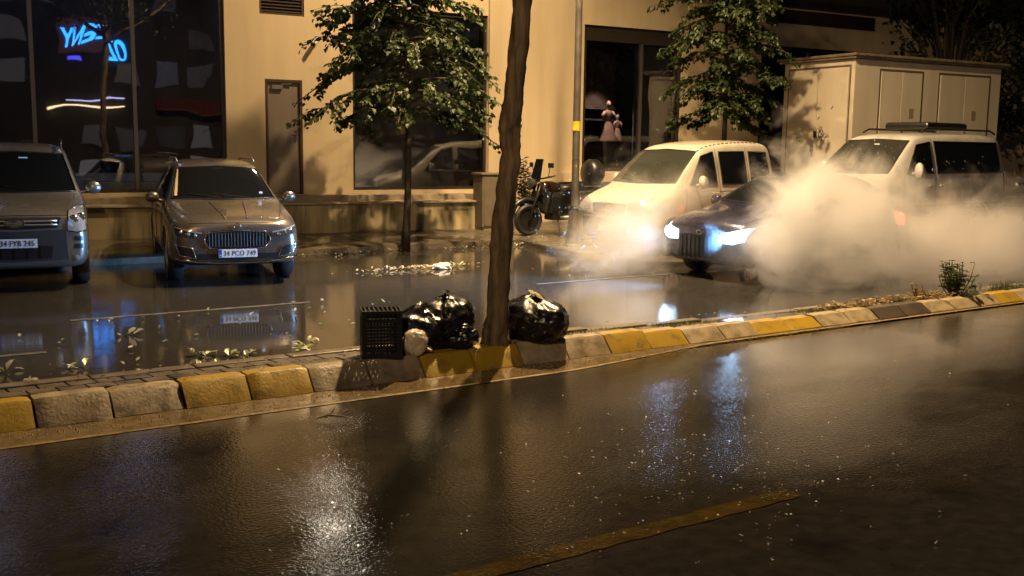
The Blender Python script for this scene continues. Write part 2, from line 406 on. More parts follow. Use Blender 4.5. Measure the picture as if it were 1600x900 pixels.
# ================================================================== PAVEMENT
mb = MB(); n = 90; rows = []
for i in range(n+1):
    a = -22 + 62*i/n; w0 = -2.72 + .09*(a - 0) * .97
    w0 = -2.72 - .087*0 + .0
    s_ = D0.dot(U) + a*UB.dot(U); 
    # foot of the pavement follows v = 17.18 (road frame), its back follows the wall
    o = -( (D0 + UB*a).dot(N) - 17.18 ) / NB.dot(N)
    o += .05*noise.noise(Vector((a*.9, 0, 2)))
    row = [(a, o, -.02), (a, o+.01, .10), (a, o+.14, .125)]
    for j in range(1, 9):
        t = j/8; q = noise.noise(Vector((a*1.6, t*3, 5)))
        row.append((a, (o+.14)*(1-t) + .05*t, .125 + .125*t + .025*q*(t < 1)))
    rows.append(row)
mb.grid(rows); tag(mb.build('pavement', m_apron, loc=D0, rotz=BLD_ROT, angle=40), kind='structure')
# raised parking apron under the vans
mb = MB(); top = [(11.3,12.95),(12.4,12.5),(60,12.5),(60,17.25),(11.9,17.25),(11.5,15.6)]; mb.prism([(s, v, -.02) for s, v in top], (0, 0, .12))
tag(mb.build('parking_apron', m_apron, rotz=ROAD_ROT, bevel=.02), kind='structure')

# ================================================================== SHOP BUILDING
B = thing('shop_building', 'cream rendered shop building with big dark windows behind the parked cars', 'building', D0, BLD_ROT)
ops = [(-12.5,-1.11,1.0,5.45),(-.34,.42,.94,3.22),(1.49,4.62,1.01,4.78),(7.13,9.98,1.40,4.77),(12.5,17.5,1.40,4.62),(-.42,.48,4.47,5.1)]
def wall_with_openings(mb, a0, a1, z0, z1, y0, y1, holes):
    xs = sorted({a0, a1, *[h[0] for h in holes], *[h[1] for h in holes]}); zs = sorted({z0, z1, *[h[2] for h in holes], *[h[3] for h in holes]})
    X, Z = len(xs)-1, len(zs)-1
    solid = [[not any(h[0] < (xs[i]+xs[i+1])/2 < h[1] and h[2] < (zs[j]+zs[j+1])/2 < h[3] for h in holes) for j in range(Z)] for i in range(X)]
    for i in range(X):
        for j in range(Z):
            if not solid[i][j]: continue
            p, q, r, s = xs[i], xs[i+1], zs[j], zs[j+1]
            mb.poly([(p,y0,r),(q,y0,r),(q,y0,s),(p,y0,s)]); mb.poly([(p,y1,r),(p,y1,s),(q,y1,s),(q,y1,r)])
            S = lambda ii, jj: 0 <= ii < X and 0 <= jj < Z and solid[ii][jj]
            if not S(i-1,j): mb.poly([(p,y0,r),(p,y0,s),(p,y1,s),(p,y1,r)])
            if not S(i+1,j): mb.poly([(q,y0,r),(q,y1,r),(q,y1,s),(q,y0,s)])
            if not S(i,j-1): mb.poly([(p,y0,r),(p,y1,r),(q,y1,r),(q,y0,r)])
            if not S(i,j+1): mb.poly([(p,y0,s),(q,y0,s),(q,y1,s),(p,y1,s)])
mb = MB(); wall_with_openings(mb, -20, 34, -.05, 5.6, 0, .35, ops); mb.build('wall', m_wall, B)
# shallow pilaster to the right of the middle window, projecting lintel band over the right windows
mb = MB(); mb.box(4.63, 5.12, -.07, -.002, .95, 5.58); mb.build('pilaster', m_wall, B)
MB().box(-20, 34, -.12, .40, 5.602, 5.80).build('cornice', m_frame, B)
MB().box(-20, 34, -.02, .35, 5.802, 9.6).build('darkened_upper_wall', M('darkened upper wall', (.05,.045,.04), .6, var=.3), B)  # unseen cornice and upper wall, made dark so the wet road reflects less
# dark room behind
mb = MB()
for a0, a1, z0, z1, d in [(-13,-.8,.9,7,3.2),(1.2,4.9,.9,5,1.6),(6.9,10.2,1.2,5,1.3),(12,18,1.2,5,1.5)]:
    y0, y1 = .36, .36+d
    mb.poly([(a0,y1,z0),(a1,y1,z0),(a1,y1,z1),(a0,y1,z1)]); mb.poly([(a0,y0,z0),(a0,y1,z0),(a0,y1,z1),(a0,y0,z1)]); mb.poly([(a1,y0,z0),(a1,y0,z1),(a1,y1,z1),(a1,y1,z0)])
    mb.poly([(a0,y0,z0),(a1,y0,z0),(a1,y1,z0),(a0,y1,z0)]); mb.poly([(a0,y0,z1),(a0,y1,z1),(a1,y1,z1),(a1,y0,z1)])
mb.build('interior', m_inside, B)
def window(a0, a1, z0, z1, mulls, fr=.07, pane=None, extra=None, trans=()):
    f = MB(); y0, y1 = .05, .14; e = .003
    f.box(a0+e, a0+fr, y0, y1, z0+e, z1-e); f.box(a1-fr, a1-e, y0, y1, z0+e, z1-e)
    f.box(a0+fr, a1-fr, y0, y1, z0+e, z0+fr); f.box(a0+fr, a1-fr, y0, y1, z1-fr*1.4, z1-e)
    wo = f.build('window', m_frame, B)
    for mm in mulls: MB().box(mm-.035, mm+.035, y0-.004, y1, z0+fr, z1-fr*1.4).build('mullion', m_alu, wo)
    for tz in trans: MB().box(a0+fr, a1-fr, y0+.01, y1-.01, tz-.03, tz+.03).build('transom', m_alu, wo)
    ed = [a0+fr] + list(mulls) + [a1-fr]
    for p, q in zip(ed, ed[1:]): MB().box(p+.002, q-.002, .09, .10, z0+fr, z1-fr*1.4).build('pane', pane or m_pane, wo)
    return wo
w1 = window(-12.5, -1.11, 1.0, 5.45, [-10.4,-8.45,-6.5,-4.52,-2.79], .06)
w2 = window(1.49, 4.62, 1.01, 4.78, [], .06)
w3 = window(7.13, 9.98, 1.40, 4.77, [8.80], .09, pane=m_pane_clear)
MB().box(7.225, 9.885, .04, .15, 4.42, 4.64).build('header', m_frame, w3)
w4 = window(12.5, 17.5, 1.40, 4.62, [14.2,15.9], .07)
MB().box(-12.4, -1.2, .12, .5, .98, 1.19).build('inner_sill', M('pale blue sill', (.62,.70,.80), .5), w1); MB().box(-12.4, -1.2, .44, .46, 1.2, 1.36).build('inner_kerb', M('pale blue kerb', (.5,.58,.7), .5), w1)
# steel door
mb = MB(); mb.box(-.335,-.285,.0,.12,.945,3.215); mb.box(.365,.415,0,.12,.945,3.215); mb.box(-.285,.365,0,.12,3.165,3.215)
dr = mb.build('door', m_doorframe, B)
MB().box(-.28,.36,.05,.1,.955,3.16).build('door_leaf', m_door, dr, bevel=.004)
mb = MB(); mb.box(.255,.305,.025,.05,2.02,2.22); mb.tube([(.28,.05,2.14),(.28,-.02,2.14),(.17,-.02,2.14)], .014, 8); mb.build('handle', m_chrome, dr, smooth=False)
mb = MB(); mb.box(-.2,.02,-.01,.05,3.03,3.11); mb.tube([(-.0,.02,3.13),(.2,.0,3.14)], .012, 6); mb.build('door_closer', m_steel, dr)
# vent grille
mb = MB(); mb.box(-.415,-.38,.02,.1,4.475,5.09); mb.box(.44,.475,.02,.1,4.475,5.09); mb.box(-.38,.44,.02,.1,4.475,4.51)
for k in range(9):
    z = 4.53 + k*.062; mb.prism([(-.38,.03,z),(-.38,.1,z+.045),(-.38,.1,z+.052),(-.38,.03,z+.008)], (.82, 0, 0))
mb.box(-.4,.46,.2,.21,4.48,5.09); mb.build('vent_grille', M('brown louvres', (.05,.038,.03), .5), B)
# sill and dark plinth under the right-hand window
MB().box(6.55, 11.9, -.16, -.003, 1.16, 1.385).build('sill', m_wall, B, bevel=.01)
MB().box(6.4, 12.1, -.10, -.003, .80, 1.155).build('plinth', m_plinth, B)
# ledge and step along the foot of the facade
mb = MB(); mb.box(-14, 4.10, -.85, -.004, .02, .77); mb.build('ledge', m_wall_low, B, bevel=.012)
mb = MB(); mb.box(-14, 4.25, -.92, -.42, .773, .815); mb.build('coping', m_step, B, bevel=.008)
mb = MB(); mb.box(-14, 4.6, -.40, -.006, .775, .93); mb.build('step', m_step, B, bevel=.01)
# window above the right part, eaves line
MB().box(12.9, 16.5, -.02, -.003, 5.2, 5.55).build('upper_window', m_frame, B)

# lamp on the facade: lights the glitter on the road
q = BP(.9, -.18, 6.35)
wl = thing('facade_lamp', 'small white floodlight high on the cream wall, above the steel door', 'wall lamp', q, BLD_ROT)
mb = MB(); mb.box(-.17,.17,-.03,.09,-.12,.12); mb.tube([(0,.05,0),(0,.18,.05)], .025, 8); mb.build('housing', m_black, wl, bevel=.01)
MB().box(-.12,.12,-.042,-.032,-.08,.08).build('glass', M('lit lamp glass', (.9,.9,.85), .3, emis=(1.0,.9,.68), es=WALL_LAMP_EMIT), wl)
# security camera
q = BP(.68, -.01, 4.0)
sc_ = thing('security_camera', 'small white bullet camera on the cream wall right of the vent', 'camera', q, BLD_ROT)
mb = MB(); mb.lathe([(.05,-.03),(.05,.0)], 14, axis='y'); mb.tube([(0,-.02,0),(0,-.1,.01)], .018, 8); mb.build('bracket', m_pole, sc_)
mb = MB(); mb.tube([(.05,-.05,.05),(-.08,-.19,-.07)], .043, 14); mb.build('camera_body', M('white plastic', (.6,.58,.55), .4), sc_, smooth=False)
MB().tube([(-.081,-.191,-.071),(-.095,-.205,-.083)], .036, 14).build('lens', m_black, sc_)

# ================================================================== BEHIND THE GLASS
t = thing('display_board', 'plain pale grey board standing behind the glass of the middle window', 'display board', BP(0, 0, 0), BLD_ROT)
MB().box(1.40, 4.72, .62, .65, .95, 4.9).build('board', M('pale grey board', (.62,.61,.57), .7, var=.2, vs=1.5), t)
t = thing('display_counter', 'dark low counter with shelf rail inside the right-hand shop window', 'counter', BP(0,0,0), BLD_ROT)
mb = MB(); mb.box(7.22, 8.74, .36, .42, 1.5, 2.10); mb.box(7.22, 8.74, .36, .95, 2.06, 2.12); mb.build('counter', M('slate counter', (.05,.05,.055), .4), t)
MB().box(7.22, 8.74, .98, 1.02, 2.62, 2.66).build('rail', m_steel, t)
MB().box(7.22, 8.74, 1.05, 1.09, 2.9, 4.5).build('back_panel', M('brown display panel', (.09,.06,.05), .7, var=.4, vs=4), t)
t = thing('partition_panel', 'blue grey panel closing the right half of the right-hand shop window', 'partition', BP(0,0,0), BLD_ROT)
MB().box(8.86, 9.9, .40, .44, 1.45, 4.45).build('panel', M('blue grey board', (.16,.18,.22), .45, var=.25, vs=1.3), t)
m_dress = M('pale pink fabric', (.72,.45,.36), .8, var=.25, vs=12); m_skin = M('mannequin plastic', (.5,.33,.25), .5)
def dress(a, o, sc, label, tilt=0):
    t = thing('dress_mannequin', label, 'mannequin', BP(a, o, 2.12), BLD_ROT + tilt, 'dress mannequins in the right-hand shop window')
    mb = MB(); prof = [(.235,0),(.225,.05),(.19,.2),(.15,.34),(.105,.47),(.09,.52)]; seg = 40; rows = []
    for r, z in prof: rows.append([(r*sc*math.cos(2*math.pi*k/seg)*(1+(.07 if k % 2 else -.07)*(.55-z)/.55), .6*r*sc*math.sin(2*math.pi*k/seg)*(1+(.07 if k % 2 else -.07)*(.55-z)/.55), z*sc) for k in range(seg+1)])
    mb.grid(rows); mb.build('skirt', m_dress, t, smooth=True)
    MB().lathe([(.088,.50),(.10,.56),(.125,.68),(.12,.76),(.07,.81),(.045,.83)], 20, sy=.6).build('bodice', M('dusky bodice', (.36,.22,.17), .8), t, smooth=True).scale = (sc,)*3
    mb = MB()
    for sd in (-1, 1): mb.tube([(sd*.11*sc,0,.76*sc),(sd*.18*sc,-.01,.68*sc),(sd*.17*sc,-.03,.54*sc)], [.05*sc,.045*sc,.03*sc], 8)
    mb.build('sleeves', M('blush sleeve', (.5,.32,.26), .8), t, smooth=True)
    MB().lathe([(.035,.82),(.035,.87),(.06,.92),(.065,.97),(.05,1.03),(.01,1.06)], 14).build('head', m_skin, t, smooth=True).scale = (sc,)*3
dress(8.27, .62, .92, 'pale pink child dress on a mannequin in the middle of the right-hand shop window')
dress(7.42, .66, .92, 'pale dress on a mannequin half hidden by the lamp pole, in the shop window', .3)
dress(8.66, .80, .62, 'smallest pale dress on a mannequin beside the window divider')
ld = bpy.data.lights.new('display_light', 'SPOT'); ld.energy = 160; ld.color = (1,.74,.55); ld.shadow_soft_size = .04; ld.spot_size = R_(75); ld.spot_blend = .6
lo = bpy.data.objects.new('display_light', ld); COL.objects.link(lo); lo.location = BP(8.1, .45, 3.9); lo.rotation_euler = (BP(8.15,.7,2.3) - lo.location).to_track_quat('-Z','Y').to_euler()

ld = bpy.data.lights.new('board_fill_light', 'POINT'); ld.energy = 11; ld.color = (1,.86,.66); ld.shadow_soft_size = .05  # unseen fill lights, added to brighten the board behind the glass
for a_ in (2.2, 3.2, 4.1):
    lo = bpy.data.objects.new('board_fill_light', ld); COL.objects.link(lo); lo.location = BP(a_, .25, 4.85)

ld = bpy.data.lights.new('shop_fill_light', 'POINT'); ld.energy = 22; ld.color = (.72,.74,1.0); ld.shadow_soft_size = .15  # unseen cool fill lights, added to lighten the dark left window
for a_ in (-9.0, -5.6, -2.6):
    lo = bpy.data.objects.new('shop_fill_light', ld); COL.objects.link(lo); lo.location = BP(a_, 1.6, 5.2)
# ================================================================== ACROSS THE STREET (seen only as reflections in the shop glass)
OPP = thing('shop_across_street', 'dark shop front across the street with a blue neon sign, mirrored in the left window', 'building', D0, BLD_ROT)
m_opp = M('dark brown facade', (.06,.048,.042), .8, var=.4, vs=1)
mb = MB(); mb.box(-16, 16, -27.6, -27.2, 0, 12); mb.build('wall', m_opp, OPP)
mb = MB(); mb.box(-1.45, .75, -27.19, -27.10, 5.75, 7.1); mb.build('sign_board', M('dusky sign board', (.16,.08,.09), .6, emis=(.35,.12,.16), es=.25), OPP)
m_neon = M('blue neon', (.02,.1,.5), .4, emis=(.02,.28,1.0), es=16)
def opp_text(body, size, a, z, tilt=0, mat=None, sx=1., bold=.022):
    mt = Matrix(((-1,0,0,a),(0,0,1,-27.06),(0,1,0,z),(0,0,0,1))) @ Matrix.Rotation(tilt, 4, 'Z')
    return text_mesh('lettering', body, size, .015, mat or m_neon, OPP, mt, sx=sx, bold=bold)
opp_text('ZENY', .92, -.38, 6.42, 0, sx=.82)
opp_text('OZ', .75, .95, 5.75, -.0, sx=.8)
MB().box(-.95, -.25, -27.1, -27.05, 5.28, 5.5).build('lower_sign', M('violet neon', (.05,.05,.4), .4, emis=(.08,.08,1.0), es=6), OPP)
mb = MB(); mb.tube([(-2.0,-27,3.25),(1.15,-27,3.35)], .045, 6); mb.build('strip_light', M('warm tube', (.8,.7,.5), .4, emis=(1,.72,.38), es=9), OPP)
mb = MB(); mb.tube([(-1.2,-27,3.6),(-.3,-27,3.58),(.3,-27,3.66),(.7,-27,3.85),(1.15,-27,3.9)], .04, 6); mb.build('cool_tube', M('cool tube', (.6,.6,.9), .4, emis=(.55,.55,1), es=6), OPP)
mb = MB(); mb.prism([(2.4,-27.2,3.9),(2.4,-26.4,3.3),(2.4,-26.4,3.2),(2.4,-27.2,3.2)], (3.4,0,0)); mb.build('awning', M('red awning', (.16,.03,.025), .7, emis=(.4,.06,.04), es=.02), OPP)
g = random.Random(17)
for iz, z in enumerate((.5, 1.7, 4.45, 5.9, 7.6)):
    for ia in range(15):
        a = -11.5 + 1.55*ia
        if 5.3 < z < 7.3 and -1.8 < a < 1.2 or g.random() < .3: continue
        w_ = g.uniform(.7,1.15); k = g.random()**2
        MB().box(a, a+w_, -27.19, -27.1, z, z + g.uniform(.8,1.05)).build('window', M('window with added glow', (.05,.05,.06), .3, emis=(.42,.38,.40) if ia % 3 else (.28,.32,.50), es=.06+.75*k), OPP)  # window glow added to lift the reflection in the left shop glass

# ================================================================== LAMP POST
LP = thing('street_lamp', 'grey street lamp with flared base between the motorcycle and the cream van', 'street lamp', (1.17, 19.67, .10))
prof = [(.20,0),(.20,.03),(.175,.05),(.105,.66),(.10,.70)]
MB().lathe(prof, 24).build('base', m_pole, LP, angle=40)
MB().lathe([(.12,.70),(.125,.715),(.125,.74),(.118,.755)], 24).build('collar', m_chrome, LP, angle=40)
mb = MB(); mb.tube([(0,0,.74),(0,0,5),(0,0,9.6)], [.073,.063,.05], 20); mb.build('pole', m_pole, LP, angle=50)
adir = (Vector((LAMP_POS.x, LAMP_POS.y, 0)) - Vector((1.17,19.67,0)))
mb = MB(); mb.tube([Vector((0,0,9.3)), adir*.25 + Vector((0,0,9.75)), adir*.9 + Vector((0,0,LAMP_POS.z+.0))], [.045,.04,.035], 12); mb.build('arm', m_pole, LP, angle=50)
hd = MB(); c = adir + Vector((0,0,LAMP_POS.z - .02)); hr = Matrix.Rotation(math.atan2(adir.y, adir.x), 3, 'Z')
hd.obox(c + Vector((0,0,.08)), (.75,.28,.10), hr); hd.build('lamp_head', m_pole, LP, bevel=.03)
gl = MB(); gl.obox(c - Vector((0,0,.062)), (.5,.2,.02), hr); gl.build('lamp_glass', M('sodium lamp glass', (.8,.6,.3), .3, emis=LAMP_COL, es=60), LP)
mb = MB(); mb.tube([(0,0,2.16),(0,0,2.34)], .073, 16); mb.build('sticker', M('yellow band', (.62,.43,.02), .4), LP, angle=50)
mb = MB(); mb.obox((-.01,-.072,2.22), (.11,.012,.10), Matrix.Identity(3)); mb.build('notice', M('yellow notice', (.68,.47,.03), .4), LP)
# the sodium lamp itself
ld = bpy.data.lights.new('sodium_lamp', 'SPOT'); ld.energy = LAMP_POWER; ld.color = LAMP_COL; ld.shadow_soft_size = .13; ld.spot_size = R_(144); ld.spot_blend = .5
lo = bpy.data.objects.new('sodium_lamp', ld); COL.objects.link(lo); lo.location = LAMP_POS - Vector((0,0,.02)); lo.rotation_euler = Vector((.42,-.16,-1)).to_track_quat('-Z','Y').to_euler()
ld = bpy.data.lights.new('flood_lamp', 'SPOT'); ld.energy = FLOOD_POWER; ld.color = LAMP_COL; ld.shadow_soft_size = .12; ld.spot_size = R_(54); ld.spot_blend = .7
lo = bpy.data.objects.new('flood_lamp', ld); COL.objects.link(lo); lo.location = FLOOD_POS; lo.rotation_euler = (Vector((1.6, 22, 4.2)) - FLOOD_POS).to_track_quat('-Z','Y').to_euler()

ad2 = PAVE_POS - Vector((1.17,19.67,.10)); ad2.z = 0
mb = MB(); mb.tube([Vector((0,0,9.2)), ad2*.3 + Vector((0,0,9.6)), ad2*.9 + Vector((0,0,PAVE_POS.z-.05))], [.045,.04,.035], 12); mb.build('arm', m_pole, LP, angle=50)
c2 = ad2 + Vector((0,0,PAVE_POS.z-.02)); hr = Matrix.Rotation(math.atan2(ad2.y, ad2.x), 3, 'Z')
hd = MB(); hd.obox(c2 + Vector((0,0,.08)), (.6,.26,.10), hr); hd.build('lamp_head', m_pole, LP, bevel=.03)
ld = bpy.data.lights.new('pavement_lamp', 'SPOT'); ld.energy = PAVE_POWER; ld.color = LAMP_COL; ld.shadow_soft_size = .10; ld.spot_size = R_(138); ld.spot_blend = 1
lo = bpy.data.objects.new('pavement_lamp', ld); COL.objects.link(lo); lo.location = PAVE_POS - Vector((0,0,.04)); lo.rotation_euler = Vector((-.10,.12,-1)).to_track_quat('-Z','Y').to_euler()

# ================================================================== CABINET, KIOSK
q = BP(4.30, -.98, .19)
t = thing('utility_cabinet', 'taupe metal utility cabinet against the cream wall behind the big trunk', 'cabinet', q, BLD_ROT)
MB().box(-.40,.40,-.22,.22,.06,1.16).build('body', m_box, t, bevel=.01)
MB().box(-.43,.43,-.25,.25,1.162,1.21).build('roof', m_box, t, bevel=.012)
MB().box(-.36,.36,-.235,-.222,.1,1.12).build('door', m_box, t, bevel=.004)
MB().box(-.38,.38,-.2,.2,0,.058).build('base', m_wall_low, t)

kq = Vector((7.56, 23.5, .95))
K = thing('transformer_kiosk', 'large cream steel transformer kiosk with double doors behind the parked white van', 'kiosk', kq, BLD_ROT)
MB().box(0, 5.0, 0, 2.2, 0, 3.05).build('body', m_kiosk, K, bevel=.015)
MB().box(-.10, 5.10, -.10, 2.3, 3.052, 3.10).build('cornice', m_kiosk_r, K)
mb = MB(); mb.prism([(-.14,-.14,3.102),(5.14,-.14,3.102),(5.14,2.34,3.102),(-.14,2.34,3.102)], (0,0,.06)); mb.build('roof', m_kiosk_r, K, bevel=.01)
MB().box(-.15,5.15,-.15,2.35,-.95,-.003).build('plinth', m_wall_low, K)
m_seam = M('door gap', (.10,.07,.05), .7)
for x0, x1 in ((.78,2.22),(2.75,4.6)):
    fr = MB(); z0, z1 = .12, 2.86
    for a, b in ((x0, x0+.04), (x1-.04, x1)): fr.box(a, b, -.012, -.002, z0, z1)
    fr.box(x0+.04, x1-.04, -.012, -.002, z1-.05, z1)
    d = fr.build('double_door', m_seam, K); xm = (x0+x1)/2
    for a, b in ((x0+.05, xm-.008), (xm+.008, x1-.05)):
        lf = MB().box(a, b, -.024, -.002, z0, z1-.06).build('door_leaf', m_kiosk, d, bevel=.006)
        if x0 < 1: MB().box(a+.06, b-.06, -.034, -.025, 1.0, 1.18).build('louvre', m_rust, d)
    mb = MB(); mb.tube([(xm-.03,-.03,1.12),(xm-.02,-.06,1.25),(xm+.05,-.06,1.38),(xm+.05,-.03,1.5)], .035, 8); mb.box(xm-.09,xm-.02,-.05,-.026,1.05,1.18); mb.build('handle', m_black, d)
    MB().box(xm+.28, xm+.42, -.032, -.025, 1.78, 2.0).build('warning_plate', M('faded plate', (.25,.2,.15), .6), d)
# left end doors (face at x = 0)
fr = MB(); fr.box(-.012,-.002,.10,.135,.1,2.92); fr.box(-.012,-.002,2.02,2.05,.1,2.92); fr.box(-.012,-.002,.135,2.02,2.88,2.92); d = fr.build('double_door', m_seam, K)
for a, b in ((.15,1.07),(1.085,2.01)): MB().box(-.024,-.002,a,b,.1,2.86).build('door_leaf', m_kiosk, d, bevel=.006)
MB().box(-.06,-.025,1.03,1.11,1.30,1.46).build('lock_box', m_black, d)
mb = MB(); mb.box(-.07,-.025,1.12,1.19,.98,1.14); mb.tube([(-.05,1.15,1.0),(-.05,1.12,.86)], .02, 6); mb.build('handle', m_black, d)
mb = MB(); mb.box(-.03,-.025,1.16,1.34,1.30,1.42); mb.build('paper_notice', M('torn paper', (.62,.55,.42), .7), d)
# scrawl sprayed beside the handle, and scuffs
mb = MB(); g = random.Random(3); y, z = .80, 1.36; pts = []
for k in range(46):
    y += g.uniform(-.12,.12) + (.80-y)*.25; z += g.uniform(-.11,.11) + (1.36-z)*.25; pts.append((-.0265, y, z))
mb.tube(pts, .008, 4); mb.build('scrawl', m_rust, K)
for y, z in ((1.68,1.26),(1.60,1.2),(.55,.72),(.50,.66),(1.02,1.72),(.62,1.95)):
    MB().tube([(-.0265,y,z),(-.0265,y-.05,z+.07),(-.0265,y-.02,z+.02)], .012, 4).build('scuff_mark', m_rust, K)

# ================================================================== TREES
def leaf(mb, p, d, up_, L, W, fold=.25, m=0):
    d = d.normalized(); s = d.cross(up_); 
    if s.length < 1e-4: s = d.orthogonal()
    s.normalize(); nrm = s.cross(d)
    a = p; b = p + d*L*.38 + s*W*.5 + nrm*W*fold; c = p + d*L*.38 - s*W*.5 + nrm*W*fold; mid = p + d*L*.45; e = p + d*L - nrm*L*.12
    f = p + d*L*.75 + s*W*.33 + nrm*W*fold*.6; g = p + d*L*.75 - s*W*.33 + nrm*W*fold*.6
    mb.add([a,b,f,e,g,c,mid], [(0,1,6),(1,2,6),(2,3,6),(3,4,6),(4,5,6),(5,0,6)], m)
def crown(g, trunk_pts, z_lo, z_hi, reach, nbr, per, lsize, droop=.45, bark=None, leafm=None, parent=None, flat=None, sub=3):
    """branches leave the stem, droop, carry twigs with leaves hanging along them"""
    wood, lv = MB(), MB()
    def stem(z):
        for p, q in zip(trunk_pts, trunk_pts[1:]):
            if p.z <= z <= q.z: return p.lerp(q, (z-p.z)/(q.z-p.z))
        return trunk_pts[-1].copy()
    for i in range(nbr):
        f = (i + g.random()) / nbr; z = z_lo + (z_hi-z_lo)*f; b0 = stem(z)
        az = i*2.399963 + g.uniform(-.4,.4); Lb = reach(f) * g.uniform(.62,1.08)
        dv = Vector((math.cos(az), math.sin(az), 0)); pts = []; n = 7; lift = g.uniform(.1,.5)
        for j in range(n):
            t = j/(n-1); pts.append(b0 + dv*Lb*t + Vector((0,0, Lb*(lift*t - (droop+lift*.5)*t*t))) + Vector((g.uniform(-.04,.04), g.uniform(-.04,.04), g.uniform(-.03,.03)))*(j > 0))
        wood.tube(pts, [.022*(1-.8*j/(n-1))*(.5+.5*Lb) for j in range(n)], 5)
        twigs = [pts]
        for k in range(sub):
            t0 = g.uniform(.3,.95); j = int(t0*(n-1)); q = pts[j]; a2 = az + g.choice((-1,1))*g.uniform(.4,1.1); l2 = Lb*g.uniform(.22,.45)
            dv2 = Vector((math.cos(a2), math.sin(a2), g.uniform(-.35,.25)))
            tw = [q + dv2*l2*u_ + Vector((0,0,-.35*l2*u_*u_)) for u_ in (0,.33,.66,1)]; twigs.append(tw); wood.tube(tw, [.007,.005,.004,.002], 4)
        for ti, tw in enumerate(twigs):
            npt = per if ti == 0 else int(per*.6)
            for k in range(npt):
                t = (.18 if ti == 0 else .05) + (.82 if ti == 0 else .95)*(k+g.random())/npt; x = t*(len(tw)-1); j = min(int(x), len(tw)-2); p = tw[j].lerp(tw[j+1], x-j)
                sd = g.choice((-1,1)); tang = (tw[j+1]-tw[j]).normalized(); side = tang.cross(Vector((0,0,1))).normalized()*sd
                d = tang*g.uniform(.1,.8) + side*g.uniform(.3,1.) + Vector((0,0,g.uniform(-1.0,.15)))
                p = p + Vector((g.uniform(-.05,.05), g.uniform(-.05,.05), g.uniform(-.08,.03)))
                s = lsize*g.uniform(.55,1.2)
                leaf(lv, p, d, Vector((g.uniform(-.5,.5), g.uniform(-.5,.5), 1)), s, s*.8, g.uniform(-.1,.3))
    br = wood.build('branches', bark, parent, smooth=True); cr = lv.build('crown', leafm, parent, smooth=False)
    return cr
def bark_wob(seed, amp, sc=6):
    def f(i, k, p): 
        a = 2*math.pi*k/16
        return 1 + amp*noise.noise(Vector((math.cos(a)*1.3+seed, math.sin(a)*1.3, p.z*sc))) + amp*.6*noise.noise(Vector((math.cos(a)*3+seed, math.sin(a)*3, p.z*sc*2.5)))
    return f
# big trunk on the median
T = thing('median_tree', 'big bare trunk of a tree standing on the median beside the rubbish bags', 'tree', (-.16, 9.27, .13))
off = Vector((-.12, 8.92, .16))
kn = [(-.115,-.04,.20),(-.115,.05,.172),(-.115,.14,.15),(-.10,.28,.128),(-.09,.6,.122),(-.08,1.0,.118),(-.045,1.45,.112),(-.02,1.72,.106),(-.03,1.85,.112),(-.04,1.98,.122),(-.02,2.12,.108),(0,2.35,.10),(.02,2.7,.104),(.045,3.1,.102),(.06,3.5,.10),(.09,4.2,.095),(.12,5.0,.085)]
def interp(kn, n):
    out = []
    for i in range(n):
        x = i/(n-1)*(len(kn)-1); j = min(int(x), len(kn)-2); t = x-j
        p0, p1, p2, p3 = kn[max(j-1,0)], kn[j], kn[j+1], kn[min(j+2,len(kn)-1)]
        out.append([.5*((2*p1[c]) + (-p0[c]+p2[c])*t + (2*p0[c]-5*p1[c]+4*p2[c]-p3[c])*t*t + (-p0[c]+3*p1[c]-3*p2[c]+p3[c])*t**3) for c in range(3)])
    return out
pts = interp(kn, 90)
mb = MB(); mb.tube([Vector((x + .018*z, 0, z)) + Vector((.12,0,0)) for x, z, r in pts], [r*.80 for x, z, r in pts], 22, wob=bark_wob(2, .24, 8)); mb.build('trunk', m_bark, T, smooth=True)
mb = MB(); rng2 = random.Random(5); tips = []
for az, l, z in ((.4,2.2,4.6),(2.4,2.0,4.8),(4.2,2.3,4.9),(5.4,1.8,4.9),(1.5,1.6,5.0)):
    b = Vector((.22,0,z-.05)); e = b + Vector((math.cos(az)*l, math.sin(az)*l, 1.8)); mdp = b.lerp(e,.5) + Vector((0,0,-.1)); mb.tube([b, mdp, e], [.06,.04,.015], 8); tips += [mdp, e]
mb.build('limbs', m_bark, T, smooth=True)
lv = MB()
for e in tips:
    for k in range(240):
        d = Vector((rng2.gauss(0,1), rng2.gauss(0,1), rng2.gauss(0,.7))); p = e + d*.42 + Vector((0,0,.25))
        leaf(lv, p, Vector((rng2.uniform(-1,1), rng2.uniform(-1,1), rng2.uniform(-1,.2))), Vector((0,0,1)), rng2.uniform(.08,.14), .09)
lv.build('crown', m_leaf_d, T)
# two young lindens
def linden(loc, label, height, bend, z_lo, z_hi, reach, nbr, per, ls, seed, r0=.075):
    t = thing('linden_tree', label, 'tree', loc, 0, 'young trees along the shop pavement'); g = random.Random(seed)
    tp = [Vector((bend*math.sin(i*.55)+.05*i/10, .02*math.sin(i), height*i/12)) for i in range(13)]
    MB().tube(tp, [max(.012, r0*(1.35 if i == 0 else 1)*(1-i/13.5)) for i in range(13)], 12, wob=bark_wob(seed, .1, 5)).build('trunk', m_bark_d, t, smooth=True)
    crown(g, tp, z_lo, z_hi, reach, nbr, per, ls, parent=t, bark=m_bark_d, leafm=m_leaf)
    return t
linden((-2.0,19.22,-.02), 'young dark green tree with drooping branches left of the big median trunk', 7.2, .05, 2.45, 6.9,
       lambda f: 2.05*(1-f)**.8 + .35 if f > .08 else 1.65, 84, 58, .112, 11)
linden((4.5,22.7,.06), 'young tree with bright lamp lit leaves behind the roof of the cream van', 7.6, .04, 2.5, 7.4,
       lambda f: .95 + .6*math.sin(math.pi*min(1,f*1.15)), 80, 62, .11, 23)
